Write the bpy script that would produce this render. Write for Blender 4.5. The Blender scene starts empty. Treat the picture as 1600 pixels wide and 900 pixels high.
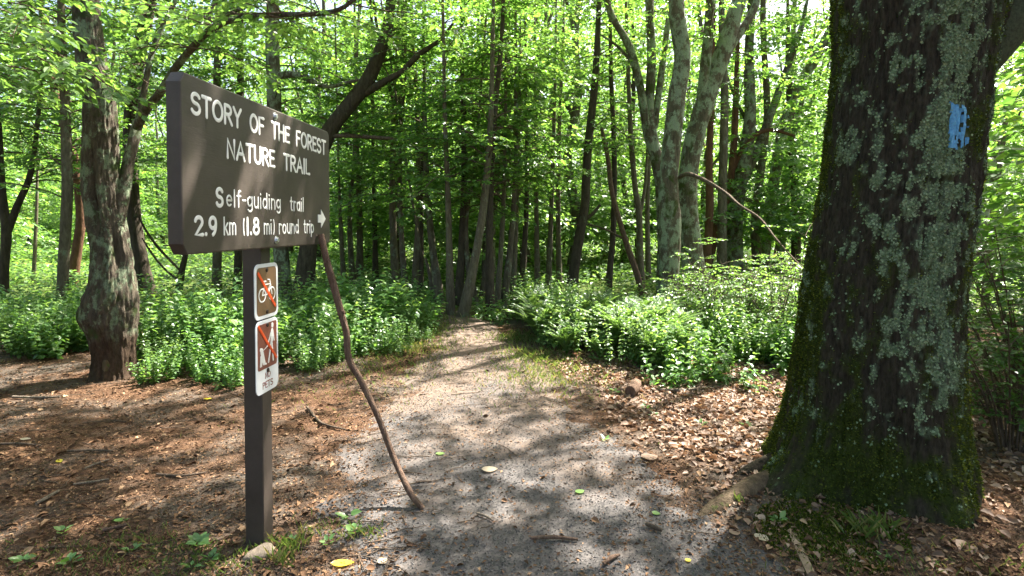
import bpy, math
import numpy as np
from math import radians, sin, cos, pi

# ------------------------------------------------------------------ camera, sky, sun, exposure
H_EYE = 1.5; FPX = 880.0; PITCH = radians(-1.5); SHIFT_PX = -75.0
SUN_EL = 56.0; SUN_AZ = 48.0            # azimuth from straight ahead (+Y) towards +X
SUN_STRENGTH = 5.0; SKY_STRENGTH = 0.075; EXPOSURE = 2.65
scn = bpy.context.scene
COL = scn.collection
cam_d = bpy.data.cameras.new('camera'); cam = bpy.data.objects.new('camera', cam_d); COL.objects.link(cam)
cam.location = (0, 0, H_EYE); cam.rotation_euler = (pi / 2 + PITCH, 0, 0)
cam_d.sensor_width = 36; cam_d.lens = 36 * FPX / 1600; cam_d.shift_y = SHIFT_PX / 1600
cam_d.clip_start = 0.05; cam_d.clip_end = 2000
scn.camera = cam
world = bpy.data.worlds.new('World'); scn.world = world; world.use_nodes = True
wn = world.node_tree.nodes; bg = wn['Background']
sky = wn.new('ShaderNodeTexSky'); sky.sky_type = 'NISHITA'; sky.sun_disc = False
sky.sun_elevation = radians(SUN_EL); sky.sun_rotation = radians(SUN_AZ)
sky.dust_density = 5.0; sky.ozone_density = 0.6; sky.air_density = 1.0
world.node_tree.links.new(sky.outputs[0], bg.inputs[0]); bg.inputs[1].default_value = SKY_STRENGTH
sun_d = bpy.data.lights.new('sun', 'SUN'); sun = bpy.data.objects.new('sun', sun_d); COL.objects.link(sun)
sun_d.energy = SUN_STRENGTH; sun_d.angle = radians(0.53); sun_d.color = (1.0, 0.95, 0.86)
sun.rotation_euler = (radians(90 - SUN_EL), 0, radians(180 - SUN_AZ) + 0)
sun.location = (3, 20, 30)
scn.view_settings.view_transform = 'Standard'; scn.view_settings.look = 'None'
scn.view_settings.exposure = EXPOSURE; scn.view_settings.gamma = 1
scn.view_settings.use_curve_mapping = False
cy = scn.cycles
cy.use_denoising = True
try: cy.denoiser = 'OPENIMAGEDENOISE'
except Exception: pass
cy.max_bounces = 8; cy.diffuse_bounces = 4; cy.glossy_bounces = 2; cy.transmission_bounces = 5
cy.sample_clamp_indirect = 6; cy.use_adaptive_sampling = True; cy.adaptive_threshold = 0.02
cy.caustics_reflective = False; cy.caustics_refractive = False

# sun lamp aim: light travels from the sun's direction down to the ground
from mathutils import Vector
_sd = Vector((sin(radians(SUN_AZ)) * cos(radians(SUN_EL)), cos(radians(SUN_AZ)) * cos(radians(SUN_EL)), sin(radians(SUN_EL))))
sun.rotation_euler = _sd.to_track_quat('Z', 'Y').to_euler()

# ------------------------------------------------------------------ helpers
def ray(px, py):
    x = (px - 800) / FPX; u = (450 + SHIFT_PX - py) / FPX
    c, s = cos(PITCH), sin(PITCH)
    return np.array([x, c - u * s, s + u * c])
def at(px, py, Y):
    d = ray(px, py); return np.array([0, 0, H_EYE]) + d * (Y / d[1])
def gnd(px, py):
    d = ray(px, py); return np.array([0, 0, H_EYE]) - d * (H_EYE / d[2])

def _h(ix, iy, iz, seed):
    h = (ix * 73856093) ^ (iy * 19349663) ^ (iz * 83492791) ^ (seed * 2654435761 & 0x7fffffff)
    h = (h ^ (h >> 13)) * 1274126177 & 0x7fffffff
    h = (h ^ (h >> 16)) * 60493 & 0x7fffffff
    return (h & 0xffff) / 65535.0
def vnoise(p, seed=0):
    p = np.asarray(p, float); i = np.floor(p).astype(np.int64); f = p - i; f = f * f * (3 - 2 * f)
    r = 0
    for a in (0, 1):
        for b in (0, 1):
            for c in (0, 1):
                w = (f[:, 0] if a else 1 - f[:, 0]) * (f[:, 1] if b else 1 - f[:, 1]) * (f[:, 2] if c else 1 - f[:, 2])
                r = r + w * _h(i[:, 0] + a, i[:, 1] + b, i[:, 2] + c, seed)
    return r
def fbm(p, seed=0, octv=3):
    p = np.asarray(p, float); r = 0; a = 0.5; t = 0
    for k in range(octv):
        r = r + a * vnoise(p * 2 ** k, seed + k); t += a; a *= 0.5
    return r / t
def n2(x, y, f, seed, octv=3):
    x = np.asarray(x, float).ravel(); y = np.asarray(y, float).ravel()
    return fbm(np.stack([x * f, y * f, np.zeros_like(x) + 0.37], 1), seed, octv)

OAK = np.array([2.08, 3.23])
def gz(x, y):
    x = np.asarray(x, float); y = np.asarray(y, float); sh = x.shape
    xr, yr = x.ravel(), y.ravel()
    z = (n2(xr, yr, 0.35, 11) - 0.5) * 0.10 + (n2(xr, yr, 1.6, 12) - 0.5) * 0.035
    near = np.clip((np.hypot(xr, yr) - 1) / 8, 0, 1) * 0.8 + 0.2
    z = z * near
    d2 = (xr - OAK[0]) ** 2 + (yr - OAK[1]) ** 2
    z = z + 0.10 * np.exp(-d2 / 0.55)
    far = np.clip((yr - 18) / 60, 0, 1); z = z + far * far * 1.2
    return z.reshape(sh)
def gz1(x, y): return float(gz(np.array([x]), np.array([y]))[0])

class MB:
    def __init__(s): s.V = []; s.F = []; s.n = 0; s.A = []
    def add(s, V, F, attr=None):
        V = np.asarray(V, float).reshape(-1, 3); F = np.asarray(F, np.int64)
        if len(V) == 0: return
        s.V.append(V); s.F.append(F + s.n); s.n += len(V)
        s.A.append(np.zeros((len(V), 4)) if attr is None else attr)
    def build(s, name, m, parent=None, smooth=True, attr=None, origin=None):
        V = np.concatenate(s.V) if s.V else np.zeros((0, 3))
        if origin is not None: V = V - np.asarray(origin)
        me = bpy.data.meshes.new(name)
        me.vertices.add(len(V)); me.vertices.foreach_set('co', V.ravel())
        L = np.concatenate([f.ravel() for f in s.F]); T = np.concatenate([np.full(len(f), f.shape[1]) for f in s.F])
        st = np.concatenate([[0], np.cumsum(T)[:-1]])
        me.loops.add(len(L)); me.loops.foreach_set('vertex_index', L.astype(np.int32))
        me.polygons.add(len(T)); me.polygons.foreach_set('loop_start', st.astype(np.int32))
        me.update(calc_edges=True)
        me.polygons.foreach_set('use_smooth', np.full(len(T), smooth))
        if attr:
            a = me.attributes.new(attr, 'FLOAT_COLOR', 'POINT')
            a.data.foreach_set('color', np.concatenate(s.A).ravel())
        me.materials.append(M[m] if isinstance(m, str) else m)
        o = bpy.data.objects.new(name, me); COL.objects.link(o)
        if parent is not None: o.parent = parent
        return o
def tag(o, label=None, cat=None, group=None, kind=None):
    if label: o['label'] = label
    if cat: o['category'] = cat
    if group: o['group'] = group
    if kind: o['kind'] = kind
    return o
def empty(name, loc, label=None, cat=None, group=None):
    o = bpy.data.objects.new(name, None); COL.objects.link(o); o.location = loc; o.empty_display_size = 0.1
    return tag(o, label, cat, group)
def copy_tree(o, loc, rz=0.0, sc=1.0, label=None, group=None, tilt=0.0):
    r = o.copy(); COL.objects.link(r); r.location = loc; r.rotation_euler = (tilt, 0, rz); r.scale = (sc, sc, sc) if np.isscalar(sc) else sc
    tag(r, label, None, group)
    for ch in o.children:
        c = ch.copy(); COL.objects.link(c); c.parent = r
        for g in ch.children:
            d = g.copy(); COL.objects.link(d); d.parent = c
    return r

def smooth_path(P, R, step):
    P = np.asarray(P, float); R = np.asarray(R, float)
    if len(P) < 3:
        n = max(2, int(np.linalg.norm(P[-1] - P[0]) / step) + 1); t = np.linspace(0, 1, n)[:, None]
        return P[0] * (1 - t) + P[-1] * t, np.linspace(R[0], R[-1], n)
    Q = np.vstack([2 * P[0] - P[1], P, 2 * P[-1] - P[-2]]); out = []; rr = []
    for i in range(len(P) - 1):
        a, b, c, d = Q[i:i + 4]; n = max(2, int(np.linalg.norm(c - b) / step)); t = np.linspace(0, 1, n, endpoint=False)[:, None]
        out.append(0.5 * (2 * b + (c - a) * t + (2 * a - 5 * b + 4 * c - d) * t ** 2 + (3 * b - a - 3 * c + d) * t ** 3))
        rr.append(R[i] + (R[i + 1] - R[i]) * t[:, 0])
    out.append(P[-1:]); rr.append(R[-1:]); return np.vstack(out), np.concatenate(rr)
def frames(P):
    T = np.gradient(P, axis=0); T /= np.linalg.norm(T, axis=1)[:, None] + 1e-9
    a = np.array([1.0, 0, 0]) if abs(T[0][0]) < 0.8 else np.array([0, 1.0, 0])
    N = np.zeros_like(P); n = a - T[0] * a.dot(T[0]); N[0] = n / np.linalg.norm(n)
    for i in range(1, len(P)):
        n = N[i - 1] - T[i] * N[i - 1].dot(T[i]); N[i] = n / (np.linalg.norm(n) + 1e-9)
    return T, N, np.cross(T, N)
def tube(mb, P, R, n=10, bump=0.0, freq=6.0, seed=0, cap=True):
    P = np.asarray(P, float); R = np.asarray(R, float); m = len(P)
    T, N, B = frames(P)
    a = np.arange(n) * 2 * pi / n
    D = N[:, None, :] * np.cos(a)[None, :, None] + B[:, None, :] * np.sin(a)[None, :, None]
    r = np.repeat(R[:, None], n, 1)
    if bump:
        q = (P[:, None, :] + D * R[:, None, None]).reshape(-1, 3) * freq; q[:, 2] *= 0.45
        r = r * (1 + bump * 2 * (fbm(q, seed, 3).reshape(m, n) - 0.5))
    V = (P[:, None, :] + D * r[:, :, None]).reshape(-1, 3)
    i = np.arange(m - 1)[:, None] * n; j = np.arange(n)[None, :]; k = (j + 1) % n
    F = np.stack([i + j, i + k, i + n + k, i + n + j], -1).reshape(-1, 4)
    mb.add(V, F)
    if cap:
        for e, fl in ((0, 1), (m - 1, 0)):
            c = V[e * n:(e + 1) * n]; q = np.vstack([c, P[e:e + 1]])
            jj = np.arange(n); f = np.stack([jj, (jj + 1) % n, np.full(n, n)], 1)
            mb.add(q, f[:, ::-1] if fl else f)
def unit(v): return v / (np.linalg.norm(v, axis=-1, keepdims=True) + 1e-9)
def leaves(mb, P, D, N, l, w=0.36, simple=False, curl=0.06):
    P = np.asarray(P); n = len(P)
    if n == 0: return
    D = unit(D); S = unit(np.cross(N, D)); N = np.cross(D, S)
    l = np.broadcast_to(np.asarray(l, float), (n,))
    if simple: sh = [(0, 0, 0), (.42, w, curl), (1, 0, -curl), (.42, -w, curl)]; F0 = [[0, 1, 2, 3]]
    else: sh = [(0, 0, 0), (.28, w * .95, curl), (.66, w * .8, curl * .6), (1, 0, -curl * 1.5), (.66, -w * .8, curl * .6), (.28, -w * .95, curl)]; F0 = [[0, 3, 2, 1], [0, 5, 4, 3]]
    V = np.stack([P + (D * a + S * b + N * c) * l[:, None] for a, b, c in sh], 1)
    k = len(sh); F = (np.arange(n)[:, None, None] * k + np.array(F0)[None]).reshape(-1, 4)
    mb.add(V.reshape(-1, 3), F)
def spray(ml, mw, rng, start, az, el, L, leaf, wr=0.008, simple=False, droop=0.25, dens=1.0, twig=True):
    start = np.asarray(start, float)
    t = np.linspace(0, 1, 7)
    d0 = np.array([cos(az) * cos(el), sin(az) * cos(el), sin(el)]); side = np.array([-sin(az), cos(az), 0])
    wv = rng.normal(0, 0.03 * L, 2)
    def pos(t): t = np.asarray(t)[:, None]; return start + d0 * L * t + side * wv[0] * np.sin(t * 5) + np.array([0, 0, 1]) * (-droop * L * t * t + wv[1] * np.sin(t * 6))
    Pm = pos(t)
    if mw is not None: tube(mw, Pm, np.linspace(wr, wr * 0.25, 7), 4, cap=False)
    nt = max(4, int(L / 0.10 * dens)); tt = np.sort(rng.uniform(0.12, 1, nt)); p0 = pos(tt); tan = unit(pos(tt + 0.02) - p0)
    sg = np.where(np.arange(nt) % 2, 1, -1) * 1.0
    tl = L * (0.40 - 0.30 * tt) * rng.uniform(0.6, 1.25, nt) + leaf * 0.9
    an = rng.uniform(0.6, 1.1, nt)
    td = unit(tan * np.cos(an)[:, None] + side * (sg * np.sin(an))[:, None] + np.array([0, 0, 1]) * rng.normal(-0.05, 0.18, nt)[:, None])
    if twig and mw is not None:
        for q in range(nt):
            tube(mw, np.stack([p0[q], p0[q] + td[q] * tl[q] * 0.85]), np.array([wr * .35, wr * .12]), 3, cap=False)
    nl = np.maximum(2, (tl / (leaf * 0.48)).astype(int)); mx = nl.max()
    s = (np.arange(mx)[None, :] + rng.uniform(0.2, 0.9, (nt, mx))) / nl[:, None]; ok = (s < 1.05)
    pp = p0[:, None] + td[:, None] * (tl[:, None] * s)[..., None] + np.array([0, 0, -0.1]) * (tl[:, None] * s ** 2)[..., None]
    ls = np.where((np.arange(mx) % 2)[None, :], 1.0, -1.0) * rng.uniform(0.4, 1.0, (nt, mx))
    pr = unit(np.cross(td, np.array([0, 0, 1.0])))
    ld = td[:, None] * np.cos(ls)[..., None] + pr[:, None] * np.sin(ls)[..., None] + np.array([0, 0, -1]) * rng.uniform(0, .5, (nt, mx))[..., None]
    nn = np.array([0, 0, 1.0]) + rng.normal(0, 0.45, (nt, mx, 3))
    ll = leaf * rng.uniform(0.6, 1.15, (nt, mx))
    leaves(ml, pp[ok], ld[ok], nn[ok], ll[ok], simple=simple, w=rng.uniform(.27, .34))
# ------------------------------------------------------------------ materials
M = {}
def mat(name):
    m = bpy.data.materials.new(name); m.use_nodes = True; M[name] = m
    nt = m.node_tree; p = nt.nodes['Principled BSDF']; return m, nt, p
def nd(nt, t, **k):
    n = nt.nodes.new(t)
    for a, b in k.items():
        if a.startswith('i_'):
            key = a[2:]; key = int(key) if key.isdigit() else key.replace('_', ' ')
            n.inputs[key].default_value = b
        else: setattr(n, a, b)
    return n
def lk(nt, a, b): nt.links.new(a, b)
def ramp(nt, fac, stops, interp='LINEAR'):
    r = nt.nodes.new('ShaderNodeValToRGB'); r.color_ramp.interpolation = interp
    e = r.color_ramp.elements
    while len(e) < len(stops): e.new(0.5)
    for x, (p, c) in zip(e, stops): x.position = p; x.color = (*c, 1)
    lk(nt, fac, r.inputs[0]); return r.outputs[0]
def noise(nt, scale, detail=4, rough=0.6, vec=None, dist=0.0):
    n = nd(nt, 'ShaderNodeTexNoise'); n.inputs['Scale'].default_value = scale; n.inputs['Detail'].default_value = detail
    n.inputs['Roughness'].default_value = rough; n.inputs['Distortion'].default_value = dist
    if vec is not None: lk(nt, vec, n.inputs['Vector'])
    return n.outputs['Fac']
def objco(nt, sc=(1, 1, 1)):
    t = nd(nt, 'ShaderNodeTexCoord'); m = nd(nt, 'ShaderNodeMapping'); m.inputs['Scale'].default_value = sc
    lk(nt, t.outputs['Object'], m.inputs['Vector']); return m.outputs['Vector']
def mixc(nt, f, a, b):
    m = nd(nt, 'ShaderNodeMix', data_type='RGBA')
    if isinstance(f, float): m.inputs[0].default_value = f
    else: lk(nt, f, m.inputs[0])
    for v, s in ((a, 6), (b, 7)):
        if isinstance(v, tuple): m.inputs[s].default_value = (*v, 1)
        else: lk(nt, v, m.inputs[s])
    return m.outputs[2]
def bump(nt, p, h, strength=0.5, dist=0.01):
    b = nd(nt, 'ShaderNodeBump'); b.inputs['Strength'].default_value = strength; b.inputs['Distance'].default_value = dist
    lk(nt, h, b.inputs['Height']); lk(nt, b.outputs[0], p.inputs['Normal'])
def island(nt): return nd(nt, 'ShaderNodeNewGeometry').outputs['Random Per Island']

def leaf_mat(name, stops, tr=0.45, tint=(1.25, 1.25, 0.5), rough=0.36, spec=0.5):
    m, nt, p = mat(name)
    c = ramp(nt, island(nt), stops)
    lk(nt, c, p.inputs['Base Color']); p.inputs['Roughness'].default_value = rough; p.inputs['Specular IOR Level'].default_value = spec
    t = nd(nt, 'ShaderNodeBsdfTranslucent'); g = nd(nt, 'ShaderNodeMix', data_type='RGBA', blend_type='MULTIPLY'); g.inputs[0].default_value = 1
    lk(nt, c, g.inputs[6]); g.inputs[7].default_value = (tint[0] * 1.9, tint[1] * 1.9, tint[2] * 1.9, 1); g.clamp_result = False
    lk(nt, g.outputs[2], t.inputs[0])
    x = nd(nt, 'ShaderNodeMixShader'); x.inputs[0].default_value = tr
    lk(nt, p.outputs[0], x.inputs[1]); lk(nt, t.outputs[0], x.inputs[2]); lk(nt, x.outputs[0], nt.nodes['Material Output'].inputs[0])
leaf_mat('leaf_beech', [(0, (.052, .118, .034)), (.5, (.082, .163, .045)), (.85, (.118, .207, .055)), (1, (.17, .255, .07))], 0.47, (1.2, 1.2, .56))
leaf_mat('leaf_light', [(0, (.07, .14, .045)), (.6, (.102, .185, .056)), (1, (.148, .24, .075))], 0.47, (1.2, 1.18, .58))
leaf_mat('leaf_under', [(0, (.07, .15, .05)), (.6, (.11, .21, .07)), (1, (.16, .26, .08))], 0.38, (1.25, 1.25, .5), rough=.36)
leaf_mat('leaf_fern', [(0, (.085, .16, .06)), (.6, (.12, .21, .075)), (1, (.18, .26, .09))], 0.42, (1.2, 1.15, .6))
leaf_mat('leaf_dark', [(0, (.035, .09, .02)), (1, (.075, .16, .03))], 0.4, (1.3, 1.25, .5))
leaf_mat('grass_blade', [(0, (.07, .12, .03)), (.6, (.11, .16, .045)), (1, (.24, .20, .10))], 0.35, (1.2, 1.2, .6))
leaf_mat('dry_leaf', [(0, (.10, .06, .038)), (.35, (.19, .12, .08)), (.75, (.28, .19, .135)), (.93, (.37, .27, .20)), (1, (.24, .13, .05))], 0.15, (1.1, .9, .7), rough=.6, spec=.3)
leaf_mat('chips', [(0, (.06, .032, .018)), (.4, (.125, .068, .036)), (.8, (.19, .105, .055)), (1, (.30, .20, .12))], 0.0, rough=.8, spec=.2)
leaf_mat('yellow_leaf', [(0, (.60, .48, .04)), (1, (.66, .52, .05))], 0.25, (1, 1, .8))
leaf_mat('pale_leaf', [(0, (.36, .29, .20)), (1, (.42, .35, .26))], 0.2, (1, 1, 1))
leaf_mat('green_leaf', [(0, (.14, .26, .07)), (1, (.20, .33, .09))], 0.3, (1, 1, .7))

def bark(name, dark, light, lichen, lam=0.55, scale=9.0, moss=None):
    m, nt, p = mat(name); v = objco(nt, (1, 1, .28)); v1 = objco(nt, (1, 1, .7))
    n1 = noise(nt, scale * 2, 6, .7, v); c = ramp(nt, n1, [(.3, dark), (.7, light)])
    l1 = noise(nt, scale * .55, 5, .72, v1); lm = ramp(nt, l1, [(lam - .03, (0, 0, 0)), (lam + .05, (1, 1, 1))])
    l2 = noise(nt, scale * 9, 3, .6, v1); lc = ramp(nt, l2, [(.3, tuple(x * .55 for x in lichen)), (.7, lichen)])
    c = mixc(nt, lm, c, lc)
    if moss:
        m1 = noise(nt, scale * .4, 4, .6, v1, 0.4); mm = ramp(nt, m1, [(.56, (0, 0, 0)), (.66, (1, 1, 1))]); c = mixc(nt, mm, c, moss)
    lk(nt, c, p.inputs['Base Color']); p.inputs['Roughness'].default_value = .9; p.inputs['Specular IOR Level'].default_value = .15
    bump(nt, p, n1, .9, .03)
bark('bark_grey', (.055, .045, .032), (.17, .145, .105), (.26, .31, .21), .58)
bark('bark_sapling', (.065, .052, .036), (.175, .15, .105), (.22, .26, .17), .60, 14)
bark('bark_dark', (.03, .024, .017), (.10, .08, .058), (.14, .17, .11), .66)
bark('bark_lichen', (.045, .038, .026), (.15, .125, .09), (.28, .33, .23), .50, 10, (.05, .065, .018))
bark('bark_gnarled', (.03, .023, .016), (.13, .105, .078), (.22, .265, .17), .53, 15, (.045, .06, .02))
bark('bark_red', (.06, .03, .018), (.17, .09, .055), (.22, .25, .17), .68)
bark('twig_bark', (.06, .042, .03), (.17, .125, .09), (.2, .2, .15), .7, 20)
bark('dead_wood', (.085, .065, .045), (.25, .20, .155), (.30, .33, .25), .68, 16)
bark('stick_bark', (.075, .045, .03), (.22, .145, .105), (.28, .22, .17), .66, 22)
bark('root_bark', (.05, .034, .02), (.15, .11, .07), (.09, .11, .03), .60, 14)

# the gnarled trunk is bare, dark and damp near its foot
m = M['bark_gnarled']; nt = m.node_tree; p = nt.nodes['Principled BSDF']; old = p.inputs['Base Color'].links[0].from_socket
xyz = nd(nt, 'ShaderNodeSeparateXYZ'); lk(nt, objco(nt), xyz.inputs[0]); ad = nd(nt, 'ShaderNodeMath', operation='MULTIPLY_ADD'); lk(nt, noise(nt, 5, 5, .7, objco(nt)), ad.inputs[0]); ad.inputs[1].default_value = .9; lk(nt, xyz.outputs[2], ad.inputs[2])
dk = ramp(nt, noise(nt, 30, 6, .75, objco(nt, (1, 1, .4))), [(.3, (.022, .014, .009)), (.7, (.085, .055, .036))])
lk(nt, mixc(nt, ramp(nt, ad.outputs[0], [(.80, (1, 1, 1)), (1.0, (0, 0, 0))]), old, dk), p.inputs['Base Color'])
# oak bark: lichen and moss amounts come with the surface (attribute), grain from noise
m, nt, p = mat('bark_oak'); v = objco(nt, (1, 1, .22)); v1 = objco(nt)
n1 = noise(nt, 55, 8, .75, v); c = ramp(nt, n1, [(.33, (.009, .0075, .005)), (.7, (.058, .048, .032))])
at_ = nd(nt, 'ShaderNodeAttribute', attribute_name='cover'); sp = nd(nt, 'ShaderNodeSeparateColor'); lk(nt, at_.outputs['Color'], sp.inputs[0])
n2_ = noise(nt, 60, 4, .7, v1)
mo = ramp(nt, n2_, [(.25, (.015, .022, .005)), (.55, (.036, .048, .009)), (.8, (.075, .09, .016))]); c = mixc(nt, sp.outputs[1], c, mo)
li = ramp(nt, n2_, [(.3, (.05, .068, .038)), (.6, (.17, .215, .135))]); c = mixc(nt, sp.outputs[0], c, li)
lk(nt, c, p.inputs['Base Color']); p.inputs['Roughness'].default_value = .92; p.inputs['Specular IOR Level'].default_value = .12
bump(nt, p, n1, .8, .015)
leaf_mat('lichen_lobe', [(0, (.085, .125, .062)), (.5, (.155, .21, .115)), (1, (.25, .31, .18))], 0.0, rough=.9, spec=.1)
leaf_mat('moss_tuft', [(0, (.02, .032, .006)), (.6, (.05, .068, .011)), (1, (.12, .14, .022))], 0.25, rough=.8, spec=.1)

m, nt, p = mat('blaze_paint'); v = objco(nt); n = noise(nt, 45, 5, .7, v)
c = ramp(nt, n, [(.3, (.03, .13, .26)), (.6, (.08, .28, .48)), (.85, (.16, .40, .58))]); lk(nt, c, p.inputs['Base Color']); p.inputs['Roughness'].default_value = .6

# ground: litter-brown earth with redder and greyer patches
m, nt, p = mat('earth'); v = objco(nt)
n1 = noise(nt, 1.1, 6, .65, v); n2_ = noise(nt, 22, 6, .75, v); n3 = noise(nt, 120, 3, .7, v)
c1 = ramp(nt, n2_, [(.28, (.05, .028, .017)), (.5, (.105, .057, .033)), (.75, (.17, .10, .058))])
c2 = ramp(nt, n2_, [(.28, (.055, .045, .036)), (.7, (.19, .155, .125))])
c = mixc(nt, ramp(nt, n1, [(.45, (0, 0, 0)), (.62, (1, 1, 1))]), c1, c2)
xyz = nd(nt, 'ShaderNodeSeparateXYZ'); lk(nt, v, xyz.inputs[0])
mr = nd(nt, 'ShaderNodeMapRange'); mr.inputs[1].default_value = 8; mr.inputs[2].default_value = 11; lk(nt, xyz.outputs[1], mr.inputs[0])
gc = ramp(nt, noise(nt, 5, 6, .7, v), [(.3, (.045, .055, .02)), (.55, (.09, .13, .03)), (.75, (.14, .12, .06))]); c = mixc(nt, mr.outputs[0], c, gc)
lk(nt, c, p.inputs['Base Color']); p.inputs['Roughness'].default_value = .95; p.inputs['Specular IOR Level'].default_value = .1
ad = nd(nt, 'ShaderNodeMath', operation='ADD'); lk(nt, n2_, ad.inputs[0]); lk(nt, n3, ad.inputs[1]); bump(nt, p, ad.outputs[0], .9, .02)
# trodden gravel
m, nt, p = mat('gravel_path'); v = objco(nt)
vo = nd(nt, 'ShaderNodeTexVoronoi'); vo.inputs['Scale'].default_value = 95; lk(nt, v, vo.inputs['Vector'])
g = ramp(nt, vo.outputs['Color'], [(.1, (.045, .041, .039)), (.5, (.078, .07, .067)), (.95, (.12, .106, .098))])
b_ = ramp(nt, noise(nt, 30, 6, .75, v), [(.3, (.07, .048, .035)), (.7, (.185, .138, .106))])
xyz = nd(nt, 'ShaderNodeSeparateXYZ'); lk(nt, v, xyz.inputs[0])
mr = nd(nt, 'ShaderNodeMapRange'); mr.inputs[1].default_value = 2.6; mr.inputs[2].default_value = 6.5; mr.inputs[3].default_value = -.14; mr.inputs[4].default_value = .30; lk(nt, xyz.outputs[1], mr.inputs[0])
ad = nd(nt, 'ShaderNodeMath', operation='ADD'); lk(nt, noise(nt, 1.7, 5, .65, v), ad.inputs[0]); lk(nt, mr.outputs[0], ad.inputs[1])
c = mixc(nt, ramp(nt, ad.outputs[0], [(.38, (0, 0, 0)), (.68, (1, 1, 1))]), g, b_)
lk(nt, c, p.inputs['Base Color']); p.inputs['Roughness'].default_value = .9; p.inputs['Specular IOR Level'].default_value = .2
bump(nt, p, vo.outputs['Distance'], -.8, .008)
m, nt, p = mat('pebble'); c = ramp(nt, island(nt), [(0, (.04, .037, .036)), (.45, (.075, .069, .066)), (.8, (.11, .10, .094)), (.93, (.10, .066, .045)), (1, (.16, .145, .13))])
lk(nt, c, p.inputs['Base Color']); p.inputs['Roughness'].default_value = .75
m, nt, p = mat('stone'); v = objco(nt); c = ramp(nt, noise(nt, 14, 6, .7, v), [(.3, (.10, .075, .05)), (.7, (.24, .19, .14))]); lk(nt, c, p.inputs['Base Color']); p.inputs['Roughness'].default_value = .85
bump(nt, p, noise(nt, 40, 5, .7, v), .6, .01)

# sign
m, nt, p = mat('brown_paint'); v = objco(nt, (1, 1, 1)); n1 = noise(nt, 6, 6, .65, v); n2_ = noise(nt, 140, 3, .6, objco(nt, (1, .12, 1)))
c = ramp(nt, n1, [(.3, (.040, .031, .0255)), (.7, (.066, .052, .043))])
sc_ = ramp(nt, noise(nt, 18, 8, .8, v, .5), [(.735, (0, 0, 0)), (.76, (1, 1, 1))]); c = mixc(nt, sc_, c, (.15, .125, .10))
lk(nt, c, p.inputs['Base Color']); p.inputs['Roughness'].default_value = .5; p.inputs['Specular IOR Level'].default_value = .35; bump(nt, p, n2_, .4, .002)
def plain(name, col, rough=.5, metal=0.0, var=.12):
    m, nt, p = mat(name); v = objco(nt); c = ramp(nt, noise(nt, 25, 5, .7, v), [(.3, tuple(x * (1 - var) for x in col)), (.7, tuple(min(1, x * (1 + var)) for x in col))])
    lk(nt, c, p.inputs['Base Color']); p.inputs['Roughness'].default_value = rough; p.inputs['Metallic'].default_value = metal
plain('white_paint', (.74, .73, .70), .55, 0, .06); plain('zinc', (.55, .56, .58), .35, .9, .15); plain('plate_white', (.70, .71, .73), .4, 0, .05)
plain('plate_brown', (.13, .075, .04), .4); plain('plate_red_brown', (.20, .065, .045), .4); plain('slash_orange', (.75, .09, .02), .45, 0, .05)
plain('screw_dark', (.05, .035, .03), .5, .6); plain('print_red', (.22, .06, .05), .5); plain('timber', (.20, .14, .09), .85, 0, .35)
# ------------------------------------------------------------------ ground and path
def grid_mesh(xs, ys, zf):
    X, Y = np.meshgrid(xs, ys); Z = zf(X, Y); nx, ny = len(xs), len(ys)
    i = np.arange(ny - 1)[:, None] * nx; j = np.arange(nx - 1)[None, :]
    F = np.stack([i + j, i + j + 1, i + nx + j + 1, i + nx + j], -1).reshape(-1, 4)
    return np.stack([X, Y, Z], -1).reshape(-1, 3), F
def spaced(a, d0, g, lim):
    v = [a]; d = d0
    while v[-1] < lim: v.append(v[-1] + d); d *= g
    return np.array(v)
xp = spaced(0, .035, 1.012, 6); xp = np.concatenate([xp, spaced(xp[-1], .2, 1.12, 500)[1:]])
xs = np.concatenate([-xp[::-1][:-1], xp])
yp = spaced(2.2, .03, 1.012, 12); yp = np.concatenate([yp, spaced(yp[-1], .3, 1.12, 700)[1:]])
ys = np.concatenate([np.array([-60, -30, -12, -6, -3, -1, 0, .8, 1.4, 1.8, 2.0, 2.1]), yp])
def ground_z(X, Y):
    z = gz(X, Y); xr, yr = X.ravel(), Y.ravel()
    return z + ((n2(xr, yr, 9, 31, 3) - .5) * .02 + (n2(xr, yr, 30, 33, 2) - .5) * .008).reshape(X.shape)
mb = MB(); mb.add(*grid_mesh(xs, ys, ground_z)); tag(mb.build('ground', 'earth'), kind='structure')

PC = np.array([(-6, .9, 2.2), (0, .5, 1.5), (2.41, .22, 1.12), (3.8, -.22, 1.02), (5.3, -.30, .82), (6.67, -.45, .60), (8.35, -.66, .48), (9.6, -1.15, .42), (11, -2.3, .40), (13, -4.2, .4)])
def path_c(y): return np.interp(y, PC[:, 0], PC[:, 1]), np.interp(y, PC[:, 0], PC[:, 2])
py_ = np.concatenate([np.array([-6, -3, -1, 0, 1, 1.6, 2.0]), spaced(2.1, .03, 1.014, 12.8)]); uu = np.linspace(-1.35, 1.35, 90)
c_, w_ = path_c(py_); X = c_[:, None] + w_[:, None] * uu[None, :]; Y = np.repeat(py_[:, None], len(uu), 1)
prof = 0.016 - 0.05 * np.clip(np.abs(uu) - .45, 0, 1) ** 1.3
Z = gz(X, Y) + prof[None, :] + ((n2(X, Y, 2.2, 41, 4) - .5) * .035 + (n2(X, Y, 14, 44, 2) - .5) * .012).reshape(X.shape)
nx, ny = len(uu), len(py_); i = np.arange(ny - 1)[:, None] * nx; j = np.arange(nx - 1)[None, :]
mb = MB(); mb.add(np.stack([X, Y, Z], -1).reshape(-1, 3), np.stack([i + j, i + j + 1, i + nx + j + 1, i + nx + j], -1).reshape(-1, 4))
tag(mb.build('path', 'gravel_path'), kind='structure')
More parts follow.
